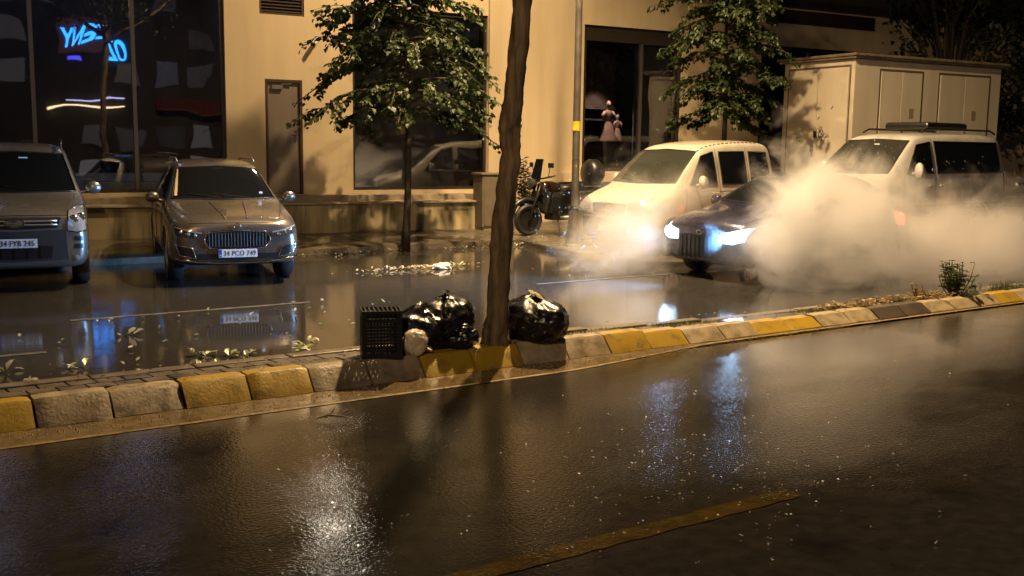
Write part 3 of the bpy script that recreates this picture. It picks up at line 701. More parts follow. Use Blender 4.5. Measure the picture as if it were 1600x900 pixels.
# dark trees behind the kiosk
def far_tree(loc, label, h, rad, seed, nl, ls=.2):
    t = thing('broadleaf_tree', label, 'tree', loc, 0, 'dark trees behind the kiosk'); g = random.Random(seed)
    tp = [Vector((.15*math.sin(i*.8+seed), .1*math.cos(i), h*.75*i/8)) for i in range(9)]
    MB().tube(tp, [.16*(1-i/10) for i in range(9)], 10, wob=bark_wob(seed,.1,3)).build('trunk', m_bark_d, t, smooth=True)
    lv = MB(); wood = MB()
    for k in range(26):
        a = g.uniform(0, 2*math.pi); z = h*g.uniform(.32,1.0); rr = rad*math.sqrt(max(.05, 1-((z-h*.62)/(h*.45))**2))*g.uniform(.45,1)
        c = Vector((math.cos(a)*rr, math.sin(a)*rr, z)); wood.tube([tp[4], tp[6].lerp(c,.5), c], [.05,.03,.01], 5); cr = g.uniform(.5,.95)
        for j in range(nl):
            d = Vector((g.gauss(0,1), g.gauss(0,1), g.gauss(0,.7))); d = d.normalized()*cr*g.random()**.45
            leaf(lv, c + d, Vector((g.uniform(-1,1), g.uniform(-1,1), g.uniform(-1,.1))), Vector((g.uniform(-.3,.3),0,1)), ls*g.uniform(.6,1.2), ls*.7)
    wood.build('branches', m_bark_d, t, smooth=True); lv.build('crown', m_leaf_d, t)
far_tree((11.6,28.2,0), 'dark tree crown over the left half of the cream kiosk roof', 8.0, 2.1, 31, 90)
far_tree((14.9,27.6,0), 'dark tree at the right picture edge beside the kiosk', 7.6, 2.3, 47, 110)
far_tree((18.5,31,0), 'dark tree farthest right, behind the others', 8.5, 2.6, 53, 90, .24)

# plants
def plant(loc, label, stems, h, ls, seed, spread, mat, name='weed_plant', cat='plant', per=9):
    t = thing(name, label, cat, loc, 0); g = random.Random(seed); wood, lv = MB(), MB()
    for i in range(stems):
        a = g.uniform(0, 6.28); hh = h*g.uniform(.5,1); e = Vector((math.cos(a)*spread*g.random(), math.sin(a)*spread*g.random(), hh)); b = Vector((e.x*.3, e.y*.3, 0))
        mid = b.lerp(e,.5) + Vector((g.uniform(-.04,.04),0,0)); wood.tube([b, mid, e], [.008,.006,.003], 5)
        for k in range(per):
            u_ = .25 + .75*g.random(); p = b.lerp(mid, u_*2) if u_ < .5 else mid.lerp(e, u_*2-1); an = g.uniform(0,6.28)
            leaf(lv, p, Vector((math.cos(an), math.sin(an), g.uniform(-.3,.5))), Vector((0,0,1)), ls*g.uniform(.6,1.15), ls*.6)
    wood.build('stems', m_bark_d, t); lv.build('leaves', mat, t)
plant((5.80,13.48,.07), 'leafy green weed with upright stems on the median by the right kerb', 30, .50, .085, 3, .30, m_leaf_w)
plant((5.2,13.08,.07), 'low reddish weed left of the tall leafy weed on the median', 12, .22, .06, 9, .26, m_dry)
plant((.27,22.15,.16), 'thin tall shrub with sparse leaves behind the motorcycle by the wall', 16, 1.62, .13, 14, .26, m_leaf_d, 'shrub', 'shrub', 24)
# grass and litter
mb = MB(); g = random.Random(21)
def blade(s, v, z, h):
    a = g.uniform(0,6.28); d = Vector((math.cos(a), math.sin(a), 0)); p = Vector((s, v, z)); w_ = d.cross(Vector((0,0,1)))*g.uniform(.002,.004); ln_ = g.uniform(.1,.7)*h
    mb.add([p-w_, p+w_, p+d*ln_*.4+Vector((0,0,h*.6))+w_*.7, p+d*ln_*.4+Vector((0,0,h*.6))-w_*.7, p+d*ln_+Vector((0,0,h))], [(0,1,2,3),(3,2,4)])
def zs(v, s=12): return zk(s) - .03 - .03*(v-7.735)/.44
for s0, s1, n, h in ((5.4,7.0,900,.035),(7.0,8.1,700,.045),(9.4,10.6,1100,.05),(10.6,11.4,900,.085),(12.6,22,5200,.12),(4.6,5.4,150,.03)):
    for k in range(n):
        v = g.uniform(7.75,8.15); s = g.uniform(s0,s1)
        if noise.noise(Vector((s*2.3, v*4, 8))) < -.12: continue
        blade(s, v, zs(v,s)-.005, h*g.uniform(.4,1.2))
tag(mb.build('median_grass', leaf_mat('grass blade', (.04,.065,.02), (.11,.14,.05)), rotz=ROAD_ROT), 'short sparse green grass on the median soil', 'grass', kind='stuff')
mb = MB(); g = random.Random(33)
def flat_leaf(p, s, m=0, curl=.35):
    a = g.uniform(0, 6.28); d = Vector((math.cos(a), math.sin(a), g.uniform(-.15,curl)))
    leaf(mb, p, d, Vector((g.uniform(-.5,.5), g.uniform(-.5,.5), 1)), s, s*.55, g.uniform(-.1,.4), m)
for k in range(420):
    s = g.uniform(9.9,12.4); v = 7.74 + .4*g.random(); flat_leaf(Vector((s, v, zs(v,s)+.01+.07*g.random()**2)), g.uniform(.05,.10))
for k in range(220):
    v = g.uniform(7.65,8.2); s = g.uniform(-3,10); flat_leaf(Vector((s, v, zk(s)+.012)), g.uniform(.02,.05))
tag(mb.build('dry_leaf_litter', m_dry, rotz=ROAD_ROT), 'brown fallen leaves heaped along the median', 'leaf litter', kind='stuff')
mb = MB(); g = random.Random(45)
def cl(px_s, px_v, n, sp, size):
    for k in range(n): flat_leaf(Vector((px_s + g.gauss(0,sp), px_v + g.gauss(0,sp*.7), .012+g.random()*.02)), size*g.uniform(.5,1.3), g.choice((0,0,1)), .9)
for s, v, n in ((.95,9.0,9),(1.4,8.9,8),(1.25,9.5,7),(1.8,9.4,6),(3.0,9.35,9),(3.25,9.15,10),(3.0,8.75,6),(3.85,9.2,12),(4.0,9.45,6),(2.3,8.7,6),(2.1,8.55,9),(.7,9.6,6),(.2,9.2,9),(1.0,8.7,10),(1.7,8.65,10),(2.7,8.7,9),(3.4,8.6,10),(-.3,8.8,8),(2.65,10.8,5),(.4,8.6,7)): cl(s, v, n, .06, .10)
for k in range(110): cl(g.uniform(-2,6), g.uniform(8.4,12), 1, .02, .055)
tag(mb.build('blossom_litter', [leaf_mat('pale blossom', (.55,.57,.42), (.74,.74,.62)), leaf_mat('fresh leaf', (.20,.26,.07), (.34,.40,.14))], rotz=ROAD_ROT), 'pale green leaves and blossom floating on the flooded lane', 'leaf litter', kind='stuff')
mb = MB(); g = random.Random(46)
for k in range(150): cl(8.0 + g.gauss(0,.55), 14.45 + g.gauss(0,.12) - .25*0, 1, .02, .07)
for k in range(260): cl(g.uniform(7.0,13.0), 17.1 + g.gauss(0,.22), 1, .02, .06)
tag(mb.build('pavement_litter', [leaf_mat('pale petals', (.42,.40,.30), (.60,.57,.45)), leaf_mat('brown petals', (.20,.15,.07), (.34,.25,.12))], rotz=ROAD_ROT), 'drift of pale leaves along the pavement edge in front of the ledge', 'leaf litter', kind='stuff')
# grit washed along the kerb
mb = MB(); g = random.Random(8)
for k in range(2600):
    s = g.uniform(0,9.5) if k % 3 else g.uniform(5.0,7.2); v = 7.46 - abs(g.gauss(0,.12)) - .01; r = g.uniform(.003,.009)
    c = Vector((s, v, .004+r*.5)); mb.add([c+Vector(q)*r for q in ((1,0,0),(0,1,0),(-1,0,0),(0,-1,0),(0,0,1))], [(0,1,4),(1,2,4),(2,3,4),(3,0,4)])
tag(mb.build('kerb_grit', M('grit', (.32,.26,.16), .5, var=.5, vs=30), rotz=ROAD_ROT), 'sand and grit washed along the foot of the kerb', 'grit', kind='stuff')
mb = MB(); g = random.Random(91)
for k in range(190):
    if k % 4 == 0: s, v = g.uniform(1.5,8.5), g.uniform(3.2,6.8)
    else: s, v = 4.3 + g.gauss(0,.75), 4.35 + g.gauss(0,.6)
    q = Vector((s, v, .008))
    for j in range(g.choice((1,1,2))): flat_leaf(q + Vector((g.uniform(-.02,.02), g.uniform(-.01,.01), 0)), g.uniform(.010,.022), 0, .9)
tag(mb.build('road_glints', leaf_mat('white glint flakes', (.60,.60,.56), (.75,.75,.72)), rotz=ROAD_ROT), 'tiny white flakes standing in for glints on the wet near road', 'glints', kind='stuff')  # white flakes in place of the sparkle of lamps on wet asphalt
# twig and paper
t = thing('twig', 'small broken twig lying on the dark road in front of the crate', 'twig', RP(3.0, 6.66, .01), .3)
mb = MB(); mb.tube([(-.12,0,.012),(-.03,.015,.03),(.05,0,.02),(.13,-.02,.008)], [.006,.009,.008,.004], 6); mb.tube([(-.02,.015,.03),(.02,.05,.07)], [.006,.003], 5); mb.tube([(.04,0,.02),(.09,.05,.05)], [.005,.003], 5); mb.tube([(-.06,0,.02),(-.04,-.06,.03)], [.005,.003], 5); mb.build('stick', m_dry, t)
t = thing('paper_scrap', 'crumpled white paper lying in the shallow water before the young tree', 'paper', RP(8.34, 14.28, 0), .4)
bm = bmesh.new(); bmesh.ops.create_icosphere(bm, subdivisions=3, radius=.13)
for v in bm.verts:
    q = noise.noise(v.co*14) + .6*noise.noise(v.co*30); v.co = Vector((v.co.x*1.3, v.co.y*.9, v.co.z*.55))*(1+.4*q); v.co.z = max(-.02, v.co.z) + .03
me = bpy.data.meshes.new('crumpled_sheet'); bm.to_mesh(me); bm.free(); me.materials.append(M('white paper', (.68,.64,.55), .7)); link('crumpled_sheet', me, t)

# ================================================================== RUBBISH ON THE KERB
def blob_mesh(name, rx, ry, rz, seed, mat, lump=.18, fold=.07, top=None, sub=5, flat=.12):
    bm = bmesh.new(); bmesh.ops.create_icosphere(bm, subdivisions=sub, radius=1)
    sv = Vector((seed*3.1, seed*1.7, seed*.9))
    for v in bm.verts:
        p = v.co.copy(); n1 = noise.noise(p*1.3+sv); n2 = abs(noise.noise(p*3.2+sv*2)); n3 = abs(noise.noise(Vector((p.x*7, p.y*7, p.z*2.4))+sv)); n4 = noise.noise(p*11+sv)
        k = 1 + lump*n1 - fold*1.6*(n2-.25) + fold*.9*(n3-.25) + fold*.22*n4
        z = p.z
        if top and z > top:                           # gathered neck
            k2 = max(.12, 1 - (z-top)/(1-top)*.75); p.x *= k2; p.y *= k2; z = top + (z-top)*1.25
        v.co = Vector((p.x*k*rx, p.y*k*ry, z*k*rz))
        v.co.z += rz*(1-flat)
        if v.co.z < 0: v.co.z *= .06
    for f in bm.faces: f.smooth = True
    me = bpy.data.meshes.new(name); bm.to_mesh(me); bm.free(); me.materials.append(mat); return me
def bag(loc, label, r, seed, rotz=0, mat=None, name='rubbish_bag', cat='rubbish bag', group=None, knot=None, **kw):
    t = thing(name, label, cat, loc, rotz, group); link('sack', blob_mesh('sack', *r, seed, mat or m_bag, **kw), t)
    if knot:
        km = MB(); g = random.Random(seed); kc = Vector(knot[0])
        for k in range(knot[1]):
            a = g.uniform(0,6.28); L = knot[2]*g.uniform(.5,1.1)
            e = kc + Vector((math.cos(a)*L, math.sin(a)*L*.7, knot[2]*g.uniform(-.25,.45))); mid = kc.lerp(e,.5) + Vector((0,0,L*.3)); w_ = g.uniform(.012,.03)
            s = Vector((-math.sin(a), math.cos(a), g.uniform(-.6,.6))).normalized()*w_
            km.grid([[kc-s*.4, kc+s*.4], [mid-s, mid+s*1.0], [e-s*1.2, e+s*1.1]])
        km.build('knot', knot[3], t, smooth=True)
    return t
GB = 'black rubbish bags beside the median tree'
bag(RP(4.42,7.92,.14), 'low black rubbish bag right behind the small cream bag', (.29,.24,.225), 3, .4, group=GB, lump=.22, fold=.075, top=.55)
bag(RP(4.66,7.92,.14), 'tallest black rubbish bag, leaning on the left side of the trunk', (.27,.25,.265), 6, 1.0, group=GB, lump=.2, fold=.07, top=.72, knot=((.0,0,.50),6,.07,m_bag))
bag(RP(4.70,7.72,.17), 'small slack black bag at the foot of the trunk, on the kerb', (.15,.13,.12), 8, .2, group=GB, lump=.3, fold=.10)
m_knot_sheen = M('painted sheen on bag top', (.42,.35,.20), .5, var=.4, vs=20)  # lamplight on the gathered black bag top, painted as pale folds
bag(RP(5.56,7.82,.13), 'round tied black rubbish bag standing alone right of the trunk', (.41,.30,.245), 12, 2.1, group=GB, lump=.10, fold=.065, top=.60, knot=((-.01,0,.43),18,.13,m_knot_sheen))
bag(RP(4.21,7.66,.178), 'small tied cream plastic bag between the black crate and the rubbish bags', (.115,.10,.12), 21, .5, mat=m_cream, name='plastic_bag', cat='plastic bag', lump=.15, fold=.10, knot=((.10,-.03,.04),7,.06,m_cream))
# crate
t = thing('plastic_crate', 'black plastic lattice crate standing on its side at the kerb', 'crate', RP(3.93,7.74,.186), R_(12))
mb = MB(); Wd, Hh, Dp = .335, .40, .27; x0, x1 = -Wd/2, Wd/2
def bar(a, b, s): 
    a, b = Vector(a), Vector(b); d = b-a; mb.tube([a, b], s, 4)
e = .014
for y0, y1, full in ((-Dp/2, -Dp/2+.012, 1), (Dp/2-.012, Dp/2, 1)):
    mb.box(x0, x0+.045, y0, y1, 0, Hh); mb.box(x1-.045, x1, y0, y1, 0, Hh); mb.box(x0+.045, x1-.045, y0, y1, 0, .045); mb.box(x0+.045, x1-.045, y0, y1, Hh-.025, Hh); mb.box(x0+.045, x1-.045, y0, y1, Hh-.10, Hh-.065)
    for k in range(1,9): xx = x0+.045+(Wd-.09)*k/9; mb.box(xx-.006, xx+.006, y0+.002, y1-.002, .045, Hh-.10)
    for k in range(1,9): zz = .045+(Hh-.145)*k/9; mb.box(x0+.045, x1-.045, y0+.003, y1-.003, zz-.006, zz+.006)
    for k in range(1,7): xx = x0+.045+(Wd-.09)*k/7; mb.box(xx-.006, xx+.006, y0+.002, y1-.002, Hh-.065, Hh-.025)
for xx0, xx1 in ((x0, x0+.012), (x1-.012, x1)):
    mb.box(xx0, xx1, -Dp/2+.012, Dp/2-.012, 0, .05); mb.box(xx0, xx1, -Dp/2+.012, Dp/2-.012, Hh-.05, Hh)
    for k in range(1,7): yy = -Dp/2+.012+(Dp-.024)*k/7; mb.box(xx0+.002, xx1-.002, yy-.007, yy+.007, .05, Hh-.05)
    for k in range(1,8): zz = .05+(Hh-.1)*k/8; mb.box(xx0+.003, xx1-.003, -Dp/2+.012, Dp/2-.012, zz-.006, zz+.006)
mb.box(x0+.012, x1-.012, -Dp/2+.012, Dp/2-.012, 0, .012)
for k in range(1,9): xx = x0+(Wd)*k/9; mb.box(xx-.006, xx+.006, -Dp/2+.012, Dp/2-.012, Hh-.012, Hh)
mb.build('lattice_shell', m_black, t)

# ================================================================== MOTORCYCLE
MC = thing('motorcycle', 'dark parked motorcycle with round top case between the trunk and the lamp post', 'motorcycle', (.93, 21.7, .145), BLD_ROT + math.pi)
MC.scale = (1.1, 1.1, 1.1)
m_mcrim = M('dark rim', (.04,.04,.04), .35, metal=.6)
def wheel(x, r, w_):
    g_ = MB(); g_.lathe([(r*.70,-w_*.35),(r*.9,-w_*.5),(r,-w_*.22),(r,w_*.22),(r*.9,w_*.5),(r*.70,w_*.35)], 32, c=(x,0,r), axis='y', caps=False); o = g_.build('wheel', m_rubber, MC, angle=40)
    q_ = MB(); q_.lathe([(r*.04,-.04),(r*.10,-.04),(r*.10,.04),(r*.04,.04)], 12, c=(x,0,r), axis='y')
    for k in range(6): a = k*math.pi/3; q_.tube([(x,0,r),(x+math.cos(a)*r*.72,0,r+math.sin(a)*r*.72)], .016, 6)
    q_.tube([(x+math.cos(a)*r*.70,0,r+math.sin(a)*r*.70) for a in [k*math.pi/12 for k in range(24)]], .02, 6, closed=True); q_.build('rim', m_mcrim, o)
wheel(.64, .29, .12); wheel(-.64, .29, .15)
for x in (.64, -.64): MB().lathe([(.01,-.02),(.20,-.015),(.20,.015),(.01,.02)], 24, c=(x,0,.29), axis='y').build('brake_disc', m_black, MC)
m_mcp = M('dark tank paint', (.022,.012,.01), .2, metal=.3, coat=.8)
mb = MB(); mb.tube([(.44,0,.95),(.2,0,.8),(.0,0,.42),(-.3,0,.40)], .03, 8); mb.tube([(.4,0,.85),(-.2,0,.72),(-.62,0,.76),(-.85,0,.86)], .028, 8); mb.tube([(-.1,.07,.42),(-.66,.09,.31)], .025, 8); mb.tube([(-.1,-.07,.42),(-.66,-.09,.31)], .025, 8); mb.build('frame', m_black, MC, smooth=True)
mb = MB()
for s in (-1,1): mb.tube([(.66,.09*s,.31),(.50,.09*s,.75),(.42,.09*s,1.0)], .026, 8)
mb.build('fork', m_mcrim, MC, smooth=True)
MB().obox((.02,0,.60),(.62,.40,.44),Matrix.Identity(3)).build('fairing', m_black, MC, bevel=.10)
for s in (-1,1): MB().obox((.36,.20*s,.62),(.10,.16,.42),Matrix.Rotation(-.25,3,'Y')).build('leg_shield', m_black, MC, bevel=.04)
MB().prism([(.50,-.18,1.0),(.50,.18,1.0),(.40,.13,1.42),(.40,-.13,1.42)], (.012,0,.004)).build('windscreen', m_gloss, MC)
MB().lathe([(.02,-.26),(.12,-.2),(.165,-.05),(.17,.08),(.13,.2),(.03,.25)], 18, c=(.2,0,.86), axis='x', sx=.9, sy=.95).build('tank', m_mcp, MC, smooth=True)
mb = MB(); mb.tube([(.0,0,.84),(-.25,0,.82),(-.5,0,.88),(-.75,0,.93)], [.10,.14,.13,.09], 12); o = mb.build('seat', m_black, MC, smooth=True)
mb = MB(); mb.box(-.15,.2,-.16,.16,.28,.62); mb.lathe([(.1,-.2),(.13,-.17),(.13,.17),(.1,.2)], 16, c=(-.02,0,.42), axis='y'); mb.build('engine', M('engine casing', (.03,.03,.03), .4, metal=.5), MC, bevel=.03)
mb = MB(); mb.tube([(.05,.17,.35),(-.3,.2,.3),(-.8,.2,.42)], [.03,.045,.05], 10); mb.build('exhaust', m_steel, MC, smooth=True)
MB().lathe([(.03,-.08),(.09,-.04),(.105,.04),(.10,.06)], 18, c=(.56,0,.97), axis='x').build('headlight', m_lens_dark, MC, smooth=True)
mb = MB(); mb.tube([(.30,.38,1.12),(.38,.2,1.08),(.42,0,1.05),(.38,-.2,1.08),(.30,-.38,1.12)], .016, 8); mb.build('handlebar', m_black, MC, smooth=True)
for s in (-1,1):
    mb = MB(); mb.tube([(.36,.25*s,1.1),(.38,.33*s,1.28)], .009, 6); mb.obox((.38,.36*s,1.31), (.02,.15,.09), Matrix.Rotation(.15*s,3,'Z')); mb.build('mirror', m_black, MC, bevel=.01)
MB().tube([(.66+math.cos(a)*.36, 0, .31+math.sin(a)*.36) for a in [R_(20+12*k) for k in range(12)]], .05, 8).build('mudguard', m_black, MC, smooth=True)
mb = MB(); mb.tube([(-.66+math.cos(a)*.38, 0, .31+math.sin(a)*.38) for a in [R_(40+12*k) for k in range(11)]], .055, 8); mb.build('mudguard', m_black, MC, smooth=True)
MB().lathe([(.05,-.17),(.2,-.15),(.255,-.06),(.26,.06),(.21,.15),(.06,.17)], 24, c=(-.78,0,1.17), axis='x').build('top_case', m_black, MC, smooth=True)
mb = MB(); mb.box(-.9,-.45,-.12,.12,.90,.925); mb.build('rack', m_steel, MC)
for s in (-1,1): MB().obox((-.55,.24*s,.66),(.42,.18,.34),Matrix.Identity(3)).build('side_case', m_black, MC, bevel=.05)
mb = MB(); mb.tube([(.05,.1,.3),(.12,.3,.0)], .014, 6); mb.build('side_stand', m_black, MC)
# ================================================================== VEHICLES  (local x forward from the nose, y left, z up)
def lerp(a, b, t): return a + (b-a)*t
def body_mesh(stn, H):
    """stn rows: x, z_bottom, half width, z_belt, half width at belt, z_top, half width at top"""
    rows = []
    for (x, zb, w_, zt_b, wb, zt, wt) in stn:
        e = min(.09, (zt-zt_b)*.4); half = [(0,zb),(.55*w_,zb),(.90*w_,zb+.015),(.985*w_,zb+.10),(w_,lerp(zb,zt_b,.45)),(w_*.99,lerp(zb,zt_b,.78)),(wb,zt_b),
                (lerp(wb,wt,.93),zt-e),(wt*.93,zt-.012),(.5*wt,zt+.012),(0,zt+.018)]
        ring = [(x,y,z) for y,z in half] + [(x,-y,z) for y,z in half[-2:0:-1]]
        rows.append(ring)
    n = len(rows[0]); vs = [p for r in rows for p in r]; fs = []
    for i in range(len(rows)-1):
        for k in range(n): fs.append((i*n+k, i*n+(k+1)%n, (i+1)*n+(k+1)%n, (i+1)*n+k))
    # end caps as quad strips across
    for base, rev in ((0, 1), ((len(rows)-1)*n, 0)):
        hn = n//2
        for k in range(hn):
            a, b, c, d = base+k, base+k+1, base+(n-k-1)%n, base+(n-k)%n
            f = [a, b, c, d] if k and k < hn-1 else ([base, base+1, base+n-1] if k == 0 else [base+hn-1, base+hn, base+hn+1])
            fs.append(tuple(f[::-1] if rev else f))
    me = bpy.data.meshes.new('body'); me.from_pydata(vs, [], fs); me.validate()
    bm = bmesh.new(); bm.from_mesh(me); bmesh.ops.recalc_face_normals(bm, faces=bm.faces); bm.to_mesh(me); bm.free()
    return me
def baked(me, mods):
    o = bpy.data.objects.new('tmp', me); COL.objects.link(o)
    mods(o); bpy.context.view_layer.update()
    r = bpy.data.meshes.new_from_object(o.evaluated_get(bpy.context.evaluated_depsgraph_get())); bpy.data.objects.remove(o); return r
DIR = {'F': Vector((-1,0,0)), 'R': Vector((0,1,0)), 'L': Vector((0,-1,0)), 'T': Vector((0,0,-1)), 'B': Vector((1,0,0))}
class Car:
    def __init__(s, name, label, cat, nose, head, stn, H, mat, wheels, wr, ww=.22, group=None, arch=1.12):
        s.t = thing(name, label, cat, nose, head, group); s.mat = mat; s.stn = stn
        me = body_mesh(stn, H)
        sub = baked(me, lambda o: setattr(o.modifiers.new('s','SUBSURF'), 'levels', 2))
        s.bvh = BVHTree.FromPolygons([v.co for v in sub.vertices], [p.vertices for p in sub.polygons])
        cut = MB(); wmax = max(r[2] for r in stn)
        for x in wheels:
            for sd in (-1,1): cut.lathe([(wr*arch, -.17),(wr*arch, .4)], 36, c=(x, sd*(wmax-.10) if sd > 0 else -(wmax-.10), wr+.02), axis='y') if sd > 0 else cut.lathe([(wr*arch, -.4),(wr*arch, .17)], 36, c=(x, -(wmax-.10), wr+.02), axis='y')
        co = cut.build('cut', m_black)
        def mods(o):
            b = o.modifiers.new('b','BOOLEAN'); b.object = co; b.operation = 'DIFFERENCE'; b.solver = 'EXACT'
        fin = baked(sub, mods); bpy.data.objects.remove(co)
        for p in fin.polygons: p.use_smooth = True
        fin.set_sharp_from_angle(angle=R_(38)); fin.materials.clear(); fin.materials.append(mat); fin.name = 'body'
        s.body = link('body', fin, s.t)
        for x in wheels:
            for sd in (-1,1): s.wheel(x, sd*(wmax-.02), wr, ww, sd)
        # dark liners in the arches
        for x in wheels:
            for sd in (-1,1):
                y = sd*(wmax-.02); MB().tube([(x+math.cos(a)*wr*(arch+.02), y-sd*.06, wr+.02+math.sin(a)*wr*(arch+.02)) for a in [R_(-8+14*k) for k in range(15)]], .045, 6).build('wheel_arch', m_black, s.t, smooth=True)
    def hit(s, ax, a, b):
        d = DIR[ax]
        o = {'F': Vector((1,a,b)), 'B': Vector((-9,a,b)), 'R': Vector((a,-3,b)), 'L': Vector((a,3,b)), 'T': Vector((a,b,4))}[ax]
        h = s.bvh.ray_cast(o, d)
        return h
    def pt(s, ax, a, b, off):
        loc, nrm, i, dist = s.hit(ax, a, b)
        if loc is None:
            o = {'F': Vector((0,a,b)), 'B': Vector((s.stn[-1][0],a,b)), 'R': Vector((a,-1,b)), 'L': Vector((a,1,b)), 'T': Vector((a,b,1.5))}[ax]
            loc, nrm, i, dist = s.bvh.find_nearest(o)
        if nrm.dot(DIR[ax]) > 0: nrm = -nrm
        return loc + nrm*off
    def rs(s, pl, n):
        L = [0]
        for p, q in zip(pl, pl[1:]): L.append(L[-1] + math.hypot(q[0]-p[0], q[1]-p[1]))
        out = []
        for i in range(n):
            x = L[-1]*i/(n-1); j = 0
            while j < len(L)-2 and L[j+1] < x: j += 1
            t = (x-L[j])/max(1e-9, L[j+1]-L[j]); out.append((lerp(pl[j][0],pl[j+1][0],t), lerp(pl[j][1],pl[j+1][1],t)))
        return out
    def patch(s, name, ax, bot, top, mat, off=.006, nu=18, nv=7, parent=None, border=None, bmat=None, th=.0):
        b, t = s.rs(bot, nu), s.rs(top, nu)
        rows = [[s.pt(ax, lerp(b[i][0],t[i][0],j/(nv-1)), lerp(b[i][1],t[i][1],j/(nv-1)), off) for i in range(nu)] for j in range(nv)]
        mb = MB(); mb.grid(rows)
        # skirt back into the body so the piece has thickness
        edge = rows[0] + [r[-1] for r in rows[1:]] + rows[-1][::-1][1:] + [r[0] for r in rows[::-1][1:-1]]
        d = DIR[ax]; k = len(edge); mb.add(list(edge) + [q + d*.03 for q in edge], [(i,(i+1)%k,k+(i+1)%k,k+i) for i in range(k)])
        o = mb.build(name, mat, parent or s.t, angle=40)
        if border:
            MB().tube([q + (-d)*.002 for q in edge], border, 6, closed=True).build('trim', bmat or m_chrome, o, smooth=True)
        return o
    def both(s, name, bot, top, mat, **k):
        """side patches mirrored left and right, x-z outline"""
        s.patch(name, 'L', bot, top, mat, **k); return s.patch(name, 'R', bot, top, mat, **k)
    def front2(s, name, bot, top, mat, **k):
        s.patch(name, 'F', bot, top, mat, **k); return s.patch(name, 'F', [(-a,b) for a,b in bot], [(-a,b) for a,b in top], mat, **k)
    def wheel(s, x, y, r, w_, sd, spokes=7):
        i, o = (-w_+.0, .0); 
        prof = [(r*.66,i),(r*.93,i),(r,i+.03),(r,o-.03),(r*.93,o),(r*.66,o-.012)]
        if sd < 0: prof = [(a,-b) for a,b in prof]
        tw = MB().lathe(prof, 36, c=(x,y,r), axis='y', caps=False).build('wheel', m_rubber, s.t, angle=40)
        q = MB(); yf = y - sd*.035
        q.lathe([(r*.55, yf-sd*.02),(r*.68, yf-sd*.02),(r*.68,yf+sd*.02),(r*.62,yf+sd*.025),(r*.60,yf)], 30, c=(x,0,r), axis='y')
        q.lathe([(.02,yf-.02),(r*.16,yf-.02),(r*.16,yf+.02),(.02,yf+.025)], 14, c=(x,0,r), axis='y')
        for k in range(spokes):
            a = 2*math.pi*k/spokes; q.tube([(x+math.cos(a)*r*.1,yf,r+math.sin(a)*r*.1),(x+math.cos(a)*r*.63,yf,r+math.sin(a)*r*.63)], [.035,.028], 6)
        q.build('rim', m_steel, tw, angle=40)
        MB().lathe([(.02,yf-sd*.10-.004),(r*.62,yf-sd*.10-.004),(r*.62,yf-sd*.10+.004),(.02,yf-sd*.10+.004)], 24, c=(x,0,r), axis='y').build('brake_disc', m_black, tw)
    def mirror(s, x, y, z, mat=None, sz=(.12,.20,.15)):
        for sd in (-1,1):
            mb = MB(); mb.lathe([(.02,-.09),(.075,-.06),(.09,.03),(.085,.06)], 14, c=(x,sd*y,z), axis='x', sx=sz[1]/.18, sy=sz[2]/.17); mb.tube([(x+.0,sd*(y-.16),z-.06),(x,sd*(y-.04),z-.03)], .022, 6)
            o = mb.build('mirror', mat or s.mat, s.t, smooth=True)
            MB().lathe([(.01,.061),(.07,.061),(.07,.066),(.01,.066)], 14, c=(x-.125,sd*y,z), axis='x', sx=sz[1]/.18, sy=sz[2]/.17).build('mirror_glass', m_gloss, o)
    def plate(s, txt, z, off=.02, w_=.52, h=.112, tilt=0, y=0, ts=.098):
        p = s.pt('F', y, z, off); mb = MB(); c = p
        mb.box(p.x-.006, p.x, y-w_/2, y+w_/2, z-h/2, z+h/2); o = mb.build('number_plate', m_plate, s.t)
        MB().box(p.x+.0005, p.x+.002, y-w_/2+.004, y-w_/2+.044, z-h/2+.004, z+h/2-.004).build('blue_strip', m_eu, o)
        mt = Matrix(((0,0,1,p.x+.002),(1,0,0,y+.024),(0,1,0,z-.003),(0,0,0,1)))
        if txt: text_mesh('lettering', txt, ts, .001, m_ink, o, mt, sx=.86)
        mt2 = Matrix(((0,0,1,p.x+.003),(1,0,0,y-w_/2+.024),(0,1,0,z-h*.27),(0,0,0,1)))
        if txt: text_mesh('country_code', 'TR', .03, .001, m_plate, o, mt2)
        mb = MB(); mb.box(p.x-.012, p.x-.0065, y-w_/2-.012, y+w_/2+.012, z-h/2-.012, z+h/2+.012); mb.build('plate_frame', m_black, o)
        return o
    def wipers(s, z, yw, x=None):
        for a, b in ((.55*yw,-.25*yw),(-.1*yw,-.85*yw)):
            p, q = s.pt('F', a, z, .015), s.pt('F', b, z+.055, .018); MB().tube([p, p.lerp(q,.5)+Vector((.008,0,0)), q], .008, 5).build('wiper', m_black, s.t)
    def seams(s, segs, name='panel_gap'):
        for ax, pl in segs:
            MB().tube([s.pt(ax, a, b, .0015) for a, b in s.rs(pl, 14)], .0045, 4).build(name, m_black, s.t)
    def handles(s, pts, mat=None):
        for x, z in pts:
            for ax, sd in (('L',1),('R',-1)):
                p = s.pt(ax, x, z, .016); MB().box(p.x-.09, p.x+.09, p.y-.012, p.y+.012, z-.014, z+.014).build('door_handle', mat or s.mat, s.t, bevel=.008)

